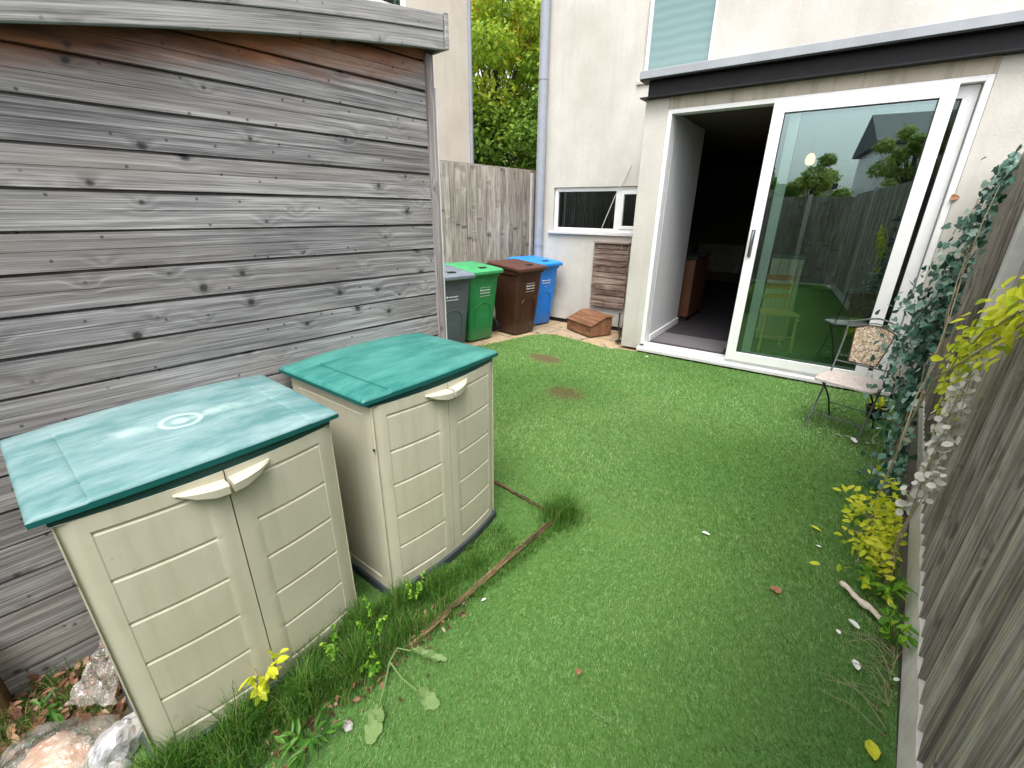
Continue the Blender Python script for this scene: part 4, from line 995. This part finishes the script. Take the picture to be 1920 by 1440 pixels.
# lower yellow shrub
ys_ = thing('yellow_shrub', 'low yellow leaved shrub growing at the foot of the boundary fence', 'plant', (.25, 2.75, 0))
m = MB(); items = []
for _ in range(430):
    a = RNG.normal(0, 1); y = 2.78 + a * .20; z = abs(RNG.normal(.14, .10)); x = fence_x(y) - .04 - abs(RNG.normal(0, .085))
    items.append(((x - .25, y - 2.75, z), rv(.6) + Vector((-.5, -.2, .1)), Vector((-.3, -.4, 1)) + rv(.45), RNG.uniform(.028, .050), float(np.clip(RNG.normal(.45, .3), 0, 1))))
for yy, xx in ((3.28, .02), (3.2, .07), (3.1, .12), (3.05, .06)):
    for _ in range(4): items.append(((xx - .25 + RNG.normal(0, .02), yy - 2.75 + RNG.normal(0, .03), .10 + RNG.normal(0, .03)), rv(.6) + Vector((-.6, 0, 0)), Vector((0, -.3, 1)) + rv(.3), .055, float(RNG.uniform(.3, 1))))
leaves(m, items, 'oval', .12, .2); m.build('leaves', LM['yellow'], ys_)
mi = MB()
for k in range(12):
    mi.tube([(.04, RNG.uniform(-.1, .1), 0), (-.03 + RNG.normal(0, .04), RNG.normal(0, .2), .1), (-.1 + RNG.normal(0, .06), RNG.normal(0, .3), .16 + RNG.normal(0, .03))], .003, 5, .0015)
mi.build('stem', M['vine'], ys_, smooth=True)
def weed(label, base, n, h, spread, mat, shape, size, name='weed_plant', stems=4, cat='plant', group=None):
    t = thing(name, label, cat, base, 0, group); m = MB(); mi = MB(); items = []
    for k in range(stems):
        a = RNG.uniform(0, 2 * math.pi); tip = Vector((math.cos(a) * spread * RNG.uniform(.3, 1), math.sin(a) * spread * RNG.uniform(.3, 1), h * RNG.uniform(.7, 1)))
        pts = [tip * f + Vector((0, 0, .25 * h * math.sin(math.pi * f) * .5)) for f in np.linspace(0, 1, 7)]
        mi.tube(pts, .0022, 5, .001)
        for j in range(n // stems):
            f = RNG.uniform(.3, 1.02); p = tip * f + Vector((0, 0, .12 * h * math.sin(math.pi * f)))
            items.append((p, rv(.8) + Vector((math.cos(a), math.sin(a), .3)), Vector((0, 0, 1)) + rv(.3), size * RNG.uniform(.7, 1.2), float(RNG.uniform())))
    leaves(m, items, shape, .15, .25); m.build('leaves', LM[mat], t); mi.build('stem', M['vine'] if mat == 'yellow' else LM['weed'], t)
    return t
weed('green leafy weed just below the yellow shrub at the fence foot', (.25, 2.42, 0), 46, .17, .14, 'lime', 'lance', .075, stems=7)
weed('small green weed against the concrete gravel board', (.31, 2.12, 0), 40, .20, .09, 'lime', 'oval', .045, stems=6)
weed('tall bright green weed with tiny leaves on the bank near the second cabinet', (-1.36, .86, 0), 90, .20, .07, 'lime', 'oval', .018, stems=4)
weed('tall bright green weed with tiny leaves between the cabinets and the timber edging', (-1.33, .64, 0), 70, .22, .08, 'lime', 'oval', .02, stems=4)
weed('yellow green fern like weed in front of the nearest cabinet', (-1.36, .47, 0), 70, .20, .06, 'lime', 'oval', .02, stems=3)
weed('bright lime weed at the end of the timber edging', (-1.22, .60, 0), 80, .10, .10, 'lime', 'oval', .022, stems=6)
weed('yellow leaved sprig in front of the nearest cabinet door', (-1.40, .22, .05), 40, .19, .075, 'yellow', 'oval', .044, stems=7)
weed('yellow green leaves in the grass by the shed corner', (-1.92, -.36, 0), 26, .10, .12, 'weed', 'lance', .055, stems=6)
weed('low green weed at the bottom edge of the picture', (-1.16, .27, 0), 50, .09, .10, 'weed', 'lance', .05, stems=6)
ds = thing('dry_grass_tuft', 'dry straw coloured grass stalks at the fence foot near the bottom right', 'plant', (.33, 1.98, 0)); m = MB()
for k in range(26):
    a = RNG.normal(2.6, .7); l_ = RNG.uniform(.06, .22); y_ = RNG.normal(0, .12)
    m.tube([(0, y_, .01), (math.cos(a) * l_ * .5, y_ + math.sin(a) * l_ * .5, .03 + RNG.uniform(0, .03)), (math.cos(a) * l_, y_ + math.sin(a) * l_, .018)], .0014, 4, .0008)
m.build('stalks', M['vine'], ds)
# limp pale dock leaves lying over the edging
dk = thing('dock_plant', 'limp pale green dock plant with three leaves sprawled on the turf', 'plant', (-1.19, .61, 0))
m = MB(); mi = MB()
for (pts, ln, wd) in (([(0, 0, .05), (.06, -.06, .05), (.11, -.12, .035)], .115, .034), ([(0, 0, .05), (.10, -.01, .06), (.17, .01, .035)], .10, .034), ([(0, 0, .05), (.0, .04, .09), (.04, .08, .07)], .15, .022)):
    mi.tube(pts, .004, 6, .003); p = Vector(pts[-1]); d = (p - Vector(pts[-2])).normalized(); sd_ = d.cross(Vector((0, 0, 1))).normalized()
    nL, nW = 12, 7; rows = []
    for i in range(nL):
        f = i / (nL - 1); w_ = wd * (math.sin(math.pi * min(1, f * .9 + .06)) ** .6) * (.9 + .12 * math.sin(i * 1.7 + len(pts)))
        rows.append([p + d * (ln * f) + sd_ * (w_ * g) + Vector((0, 0, -.03 * f + .009 * math.sin(i * 1.9 + g * 3) + abs(g) * .016)) for g in np.linspace(-1, 1, nW)])
    for r_ in rows:
        for q in r_: q.z = max(q.z, .014)
    m.cur = .6; m.grid(rows)
m.build('leaves', LM['dock'], dk, smooth=True); mi.build('stem', LM['dock'], dk, smooth=True)
pt = thing('plant_pot', 'small black plant pot with yellowing leaves behind the garden chair', 'plant pot', (.03, 5.0, 0))
m = MB(); m.loft([[(r * math.cos(a), r * math.sin(a), z) for a in np.linspace(0, 2 * math.pi, 18, endpoint=False)] for r, z in ((.06, 0), (.085, .10), (.09, .10), (.09, .115), (.078, .115), (.075, .09))]); m.build('pot', M['blackpot'], pt, smooth=True)
m = MB(); leaves(m, [((RNG.normal(0, .04), RNG.normal(0, .04), .12), rv(.5) + Vector((.2, 0, .4)), Vector((0, -.4, 1)) + rv(.3), .09, float(RNG.uniform(0, .8))) for _ in range(16)], 'lance'); m.build('leaves', LM['yellow'], pt)

# long natural grass in front of the cabinets
def long_grass():
    V = []; vr = []
    def blades(X, Y, Hh, W, bend):
        n = len(X); th = RNG.uniform(0, 2 * np.pi, n); hh = Hh * RNG.uniform(.5, 1.15, n); bd = hh * RNG.uniform(.2, 1, n) * bend; ph = th + np.pi / 2
        dx, dy = np.cos(th), np.sin(th); wx, wy = np.cos(ph), np.sin(ph); W = W * RNG.uniform(.7, 1.3, n)
        lv = [(0, 0, 1), (.45, .16, .85), (.8, .5, .55), (.95, 1, 0.05)]
        P = [(np.c_[X + dx * bd * b - wx * W * w_ / 2, Y + dy * bd * b - wy * W * w_ / 2, hh * a], np.c_[X + dx * bd * b + wx * W * w_ / 2, Y + dy * bd * b + wy * W * w_ / 2, hh * a]) for a, b, w_ in lv]
        for (l0, r0), (l1, r1) in zip(P[:-1], P[1:]): V.append(np.stack([l0, r0, r1, l1], 1))
        q = RNG.uniform(0, 1, n); vr.extend([q] * 3)
    n = 23000
    Y = RNG.uniform(-.75, 1.62, n); wdt = np.interp(Y, [-.75, .0, .7, 1.1, 1.62], [.34, .30, .27, .26, .22]); X = -1.50 + wdt * RNG.beta(1.3, 1.5, n)
    dens = np.interp(Y, [-.75, .2, .8, 1.15, 1.5, 1.62], [1, 1, 1, .75, .25, .06]); k = RNG.uniform(0, 1, n) < dens; X, Y = X[k], Y[k]
    clump = .65 + .5 * np.sin(X * 23 + Y * 11) * np.sin(Y * 17 - X * 9)
    H_ = np.interp(Y, [-.75, .5, .8, 1.2, 1.6], [.18, .17, .12, .075, .045]) * clump
    blades(X, Y, H_, .0024, .75)
    # tall tuft on the corner of the edging, and along the log
    n = 700; blades(-1.24 + RNG.normal(0, .055, n), 1.86 + RNG.normal(0, .06, n), .17, .0024, .9)
    n = 1600; Y = RNG.uniform(.4, 1.8, n); blades(-1.215 + RNG.normal(0, .022, n), Y, .05, .0026, 1.1)
    n = 2200; blades(RNG.uniform(-2.12, -1.55, n), RNG.uniform(-.8, -.18, n), .07, .003, .9)
    A = np.concatenate(V).reshape(-1, 3); q = np.concatenate(vr)
    o = tri_mesh('long_grass', A, q, blade_mat('long_grass_blades', [(0, (0.03, 0.10, 0.010)), (0.5, (0.075, 0.21, 0.025)), (0.85, (0.15, 0.32, 0.05)), (1, (0.34, 0.34, 0.14))], False), 4)
    tag(o, 'long fine wild grass growing in front of the cabinets', 'grass', kind='stuff')
long_grass()

# timber edging
def log(label, pts, r):
    o = thing('timber_edging', label, 'timber edging', pts[0], 0, 'rotting timber edging strips'); m = MB()
    P = [Vector(p) - Vector(pts[0]) for p in pts]; Q = []
    for a, b in zip(P[:-1], P[1:]):
        for f in np.linspace(0, 1, 14, endpoint=False): Q.append(a.lerp(b, f) + Vector((RNG.normal(0, .0025), RNG.normal(0, .0025), RNG.normal(0, .002))))
    m.tube(Q, r, 7); m.build('rail', M['log'], o, smooth=True, angle=30)
    m = MB(); m.tube([q + Vector((-.018, .004, -.006)) for q in Q[2:-3]], r * .6, 6); m.build('split_piece', M['log'], o, smooth=True)
log('long rotting brown timber edging running beside the long grass', [(-1.255, 1.83, .022), (-1.235, 1.25, .024), (-1.205, .68, .014)], .0125)
log('short rotting timber edging running toward the shed behind the farther cabinet', [(-1.84, 1.85, .014), (-1.27, 1.845, .014)], .010)

# leaf litter against the shed
m = MB(); items = []
for _ in range(900):
    items.append(((RNG.uniform(-2.14, -1.72), RNG.uniform(-.75, .0), abs(RNG.normal(.025, .02))), rv(), Vector((0, 0, 1)) + rv(.5), RNG.uniform(.02, .045), float(RNG.uniform())))
for _ in range(380):
    items.append(((RNG.normal(-1.24, .055), RNG.uniform(.15, 1.0), abs(RNG.normal(.01, .012))), rv(), Vector((0, 0, 1)) + rv(.5), RNG.uniform(.012, .03), float(RNG.uniform())))
for _ in range(170):      # moss and bits caught along the threshold, the paving edge and the gravel board
    q = RNG.uniform()
    if q < .45: x_ = RNG.uniform(.0, 3.0); p_ = hw(x_, -.03 - abs(RNG.normal(0, .035))); 
    elif q < .75: p_ = (RNG.uniform(-4.1, -2.9), 5.33 + RNG.normal(0, .06), 0)
    else: y_ = RNG.uniform(1.2, 3.3); p_ = (.355 - .04 * (y_ - 1.6) - abs(RNG.normal(0, .03)), y_, 0)
    items.append(((p_[0], p_[1], .012 + RNG.uniform(0, .008)), rv(), Vector((0, 0, 1)) + rv(.5), RNG.uniform(.010, .026), float(RNG.uniform(.3, 1))))
leaves(m, items, 'oval', .2, .3); tag(m.build('leaf_litter', LM['dead']), 'brown dead leaves and bark chippings heaped at the shed foot', 'leaf litter', kind='stuff')
tag(MB().add([(-2.15, -3, .004), (-1.72, -3, .004), (-1.66, -.05, .004), (-2.15, .02, .004)], [(0, 1, 2, 3)]).build('soil_patch', plain('brown_mulch', (0.13, 0.07, 0.045), .95, var=.5, nscale=30, bump=1, bscale=60)), kind='structure')

# ------------------------------------------------------------------ RUBBISH BAGS
def crumple(c, rad, seed, amp=.28, n=40, flat=.0):
    r_ = np.random.default_rng(seed); dirs = r_.normal(size=(16, 3)); ph = r_.uniform(0, 6.28, 16); fr = r_.uniform(2, 9, 16)
    rows = []
    for i in range(n):
        th = math.pi * i / (n - 1); row = []
        for j in range(n * 2 + 1):
            a = 2 * math.pi * (j % (n * 2)) / (n * 2); d = np.array([math.sin(th) * math.cos(a), math.sin(th) * math.sin(a), math.cos(th)])
            s = 0
            for k in range(16): s += (1 - abs(math.sin(fr[k] * d.dot(dirs[k]) * .7 + ph[k]))) ** 1.5 / 16 * (1.9 if k % 3 else 1.1)
            q = 1 + amp * (s - .6) * 2
            z = c[2] + rad[2] * d[2] * q
            row.append((c[0] + rad[0] * d[0] * q, c[1] + rad[1] * d[1] * q, max(.006, z)))
        rows.append(row)
    return MB().grid(rows)
def film():
    t = NT('clear_crinkled_polythene'); o = t.obj()
    nrm = t.bump(t.noise(o, 26, 4, .6, 1.2), 0.9, .02)
    gl = t.n('ShaderNodeBsdfGlossy'); gl.inputs['Roughness'].default_value = .25; t.set(gl.inputs['Normal'], nrm)
    tr = t.n('ShaderNodeBsdfTransparent'); tr.inputs[0].default_value = (.96, .955, .94, 1)
    df = t.n('ShaderNodeBsdfDiffuse'); df.inputs[0].default_value = (.58, .53, .48, 1)
    m1 = t.n('ShaderNodeMixShader'); t.set(m1.inputs[0], t.map(t.noise(o, 12, 3), .38, .66, .08, .42)); t.t.links.new(tr.outputs[0], m1.inputs[1]); t.t.links.new(df.outputs[0], m1.inputs[2])
    m2 = t.n('ShaderNodeMixShader'); m2.inputs[0].default_value = .13; t.t.links.new(m1.outputs[0], m2.inputs[1]); t.t.links.new(gl.outputs[0], m2.inputs[2])
    return t.done(m2.outputs[0])
M['film'] = film()
def foil():
    t = NT('crumpled_silver_foil'); o = t.obj(); v = t.noise(o, 18, 4, .6, .8)
    c = t.ramp(v, [(.34, (.22, .20, .21)), (.44, (.50, .50, .53)), (.60, (.66, .65, .66)), (.70, (.45, .33, .31))])
    return t.done(t.bsdf(c, .38, .35, t.bump(t.voro(o, 28), .9, .012), .5))
M['foil'] = foil()
def parcel():
    t = NT('peach_printed_wrapping'); o = t.obj(); v = t.noise(o, 9, 3)
    c = t.mix(t.map(v, .4, .6), (.62, .36, .25), (.80, .62, .48))
    r = t.map(t.noise(t.vmath('ADD', o, (3, 1, 2)), 13, 3), .66, .70)
    return t.done(t.bsdf(t.mix(r, c, (.55, .03, .05)), .5, 0, t.bump(t.noise(o, 40, 3), .5, .005)))
M['peach'] = parcel()
def sheet(cx, cy, lx, ly, h, rot, seed, ridge=.022, n=80, base=.01, lift=None):
    """a crumpled sheet: creased height field with a ragged outline"""
    r_ = np.random.default_rng(seed); K = 26; dr = r_.uniform(0, math.pi, K); fr = r_.uniform(10, 44, K); ph = r_.uniform(0, 6.28, K); cr, sr = math.cos(rot), math.sin(rot)
    rows = []
    for i in range(n):
        v = -1 + 2 * i / (n - 1); row = []
        for j in range(n):
            u = -1 + 2 * j / (n - 1)
            q = math.sqrt(max(0, 1 - .5 * v * v)), math.sqrt(max(0, 1 - .5 * u * u)); uu, vv = u * q[0], v * q[1]      # square -> disc
            rr = 1 + .10 * math.sin(3.1 * math.atan2(vv, uu) + seed) + .05 * math.sin(9 * math.atan2(vv, uu) + seed * 2)
            x, y = uu * lx * rr, vv * ly * rr
            c = sum((1 - abs(math.sin(fr[k] * (x * math.cos(dr[k]) + y * math.sin(dr[k])) * .5 + ph[k]))) ** 3 for k in range(K)) / K
            env = max(0, 1 - uu * uu - vv * vv)
            z = base + h * env ** .6 + ridge * (c * 4 - .8) * (.4 + .6 * env) + (lift(x, y) if lift else 0)
            row.append((cx + x * cr - y * sr, cy + x * sr + y * cr, max(base * .6, z)))
        rows.append(row)
    return MB().grid(rows)
bg = thing('plastic_bag', 'clear plastic rubbish bag with peach wrapping inside, slumped by the shed', 'bag', (-1.74, -.30, 0))
sheet(.03, -.04, .12, .11, .085, .3, 31, .016).build('wrapping', M['peach'], bg, smooth=True, angle=50)
sheet(.02, -.02, .17, .14, .095, .6, 5, .016, base=.03).build('film', M['film'], bg, smooth=True, angle=40)
m = MB(); rows = []
for i in range(22):
    f = i / 21; rows.append([(-.06 - .20 * f + g * (.09 - .06 * f) * .7, .08 + .13 * f + g * (.06 - .03 * f) + .006 * math.sin(i * 1.3 + g * 7), .085 + .10 * f + .014 * abs(math.sin(g * 9 + i * .35)) + .006 * math.cos(i * 1.1)) for g in np.linspace(-1, 1, 16)])
m.grid(rows); m.build('twisted_neck', M['film'], bg, smooth=True, angle=40)
fb = thing('foil_bag', 'crumpled silver foil bag wedged against the nearest cabinet', 'bag', (-1.63, -.175, 0))
sheet(0, 0, .11, .06, .11, 1.9, 8, .024).build('foil', M['foil'], fb, smooth=True, angle=35)
fb = thing('foil_bag', 'flattened silver foil sheet lying in front of the clear bag', 'bag', (-1.575, -.25, 0))
sheet(0, 0, .10, .075, .045, .5, 12, .020).build('foil', M['foil'], fb, smooth=True, angle=35)

# ------------------------------------------------------------------ FALLEN BITS ON THE LAWN
def flat_leaf(name, label, cat, loc, rz, size, mat, shape='oval', group=None, z=.022, squash=1, tilt=.2):
    m = MB(); leaves(m, [((0, 0, 0), (1, 0, tilt * .3), (0.1, .1, 1), size, .8)], shape, .12, .12)
    o = m.build(name, mat); o.location = (loc[0], loc[1], z); o.rotation_euler = (RNG.normal(0, .15), RNG.normal(0, .15), rz); o.scale = (1, squash, 1)
    s = o.modifiers.new('thickness', 'SOLIDIFY'); s.thickness = .0012
    return tag(o, label, cat, group)
PG = 'white petals fallen on the lawn'
pets = [((-.30, 4.95), .4, .05, 'white petal on the turf behind the garden chair seat'), ((-.20, 4.62), 1.2, .04, 'small white petal under the garden chair'), ((-.18, 4.32), 0, .06, 'curled white petal between the front feet of the garden chair'),
        ((-.12, 4.33), .2, .06, 'pale petal just left of the right chair foot'), ((-.03, 4.24), 2.2, .075, 'large white petal at the right front chair foot'), ((.03, 4.29), 1.0, .055, 'white petal right of the garden chair foot'),
        ((-.30, 4.24), .8, .03, 'tiny white petal left of the garden chair feet'), ((-.557, 2.296), .3, .045, 'white blossom lying alone in the middle of the lawn'), ((-.02, 2.62), 2.6, .03, 'white petal on the lawn left of the yellow shrub'),
        ((.205, 2.125), 2.8, .05, 'white petal beside the pale wood splinter'), ((.145, 2.035), 2.2, .03, 'small white petal left of the pale wood splinter'), ((.225, 1.885), 2.0, .05, 'white petal below the pale wood splinter near the fence'),
        ((.335, 1.93), 1.0, .03, 'white petal touching the gravel board'), ((-1.151, 1.088), 1.2, .025, 'white fleck on the turf just outside the timber edging'), ((-.62, 5.18), .3, .05, 'white petal near the patio door threshold'), ((-2.35, 5.2), .2, .04, 'white fleck by the bay corner of the house')]
for (p, rz, s, lb) in pets: flat_leaf('petal', lb, 'petal', p, rz, s, M['petal'], 'round', PG, squash=.55)
flat_leaf('fallen_leaf', 'single bright yellow leaf on the lawn at the bottom right', 'leaf', (.287, 1.60), -1.3, .075, LM['yellow'], 'oval', squash=1.1)
flat_leaf('fallen_leaf', 'small yellow leaf on the lawn left of the yellow shrub', 'leaf', (-.10, 2.80), -.3, .06, LM['yellow'], 'lance', squash=1.3)
flat_leaf('fallen_leaf', 'curled brown leaf on the right of the lawn', 'leaf', (-.135, 2.10), 1.2, .055, M['brownleaf'], 'ivy')
flat_leaf('fallen_leaf', 'curled orange leaf stuck on the white frame right of the patio door', 'leaf', hw(2.86, -.012, 1.93), 0, .06, M['brownleaf'], 'ivy')
bpy.data.objects['fallen_leaf.003'].location = hw(2.87, -.012, 1.90); bpy.data.objects['fallen_leaf.003'].rotation_euler = (R(80), 0, HR)
flat_leaf('fallen_leaf', 'small brown scrap at the bottom centre of the lawn', 'leaf', (-.62, 1.10), 1.2, .03, M['brownleaf'], 'ivy')
m = MB(); rows = []
for i in range(14):
    f = i / 13; w_ = .016 * (math.sin(math.pi * min(.97, f + .03)) ** .5) * (1 + .35 * math.sin(i * 2.1)); rows.append([(f * .27, g * w_, .03 + .006 * math.sin(i + g) + .010 * (1 - g * g)) for g in (-1, -.4, .3, 1)])
m.grid(rows); o = m.build('wood_splinter', M['barkstrip'], smooth=True); o.location = (.10, 2.375, 0); o.rotation_euler = (0, 0, R(-38)); sm_ = o.modifiers.new('thickness', 'SOLIDIFY'); sm_.thickness = .006
tag(o, 'long pale wood splinter lying on the turf near the fence', 'splinter')
def pebble(label, loc, s, seed):
    o = crumple((0, 0, s * .45), (s, s * .75, s * .38), seed, .30, 12).build('pebble', M['stone'], smooth=True); o.location = (loc[0], loc[1], .0); return tag(o, label, 'pebble', 'pale pebbles around the yard')
pebble('pale pebble among the weeds at the bottom of the picture', (-1.12, .385), .025, 1)
pebble('small pale pebble on top of the timber edging', (-1.225, 1.03), .018, 2)
for k, (x, y, lb) in enumerate(((-2.98, 5.28, 'pale pebble at the foot of the rusty pole'), (-3.05, 5.36, 'pale pebble left of the rusty pole'), (-2.86, 5.22, 'grey pebble in front of the bay corner'), (-4.15, 5.22, 'white pebble in front of the brown bin'), (-4.10, 5.75, 'pale pebble between the blue bin and the brown box'), (-3.45, 5.40, 'pale pebble in front of the brown box'))):
    pebble(lb, (x, y), .03, 20 + k)
bk = thing('wall_bracket', 'small black bracket on top of the side fence beside the shed', 'bracket', (-5.23, 4.02, 2.386)); 
m = MB(); m.box(-.05, .04, -.05, .05, 0, .05); m.box(.041, .07, -.03, .03, .005, .07); m.build('block', M['rubber'], bk, bevel=.006)
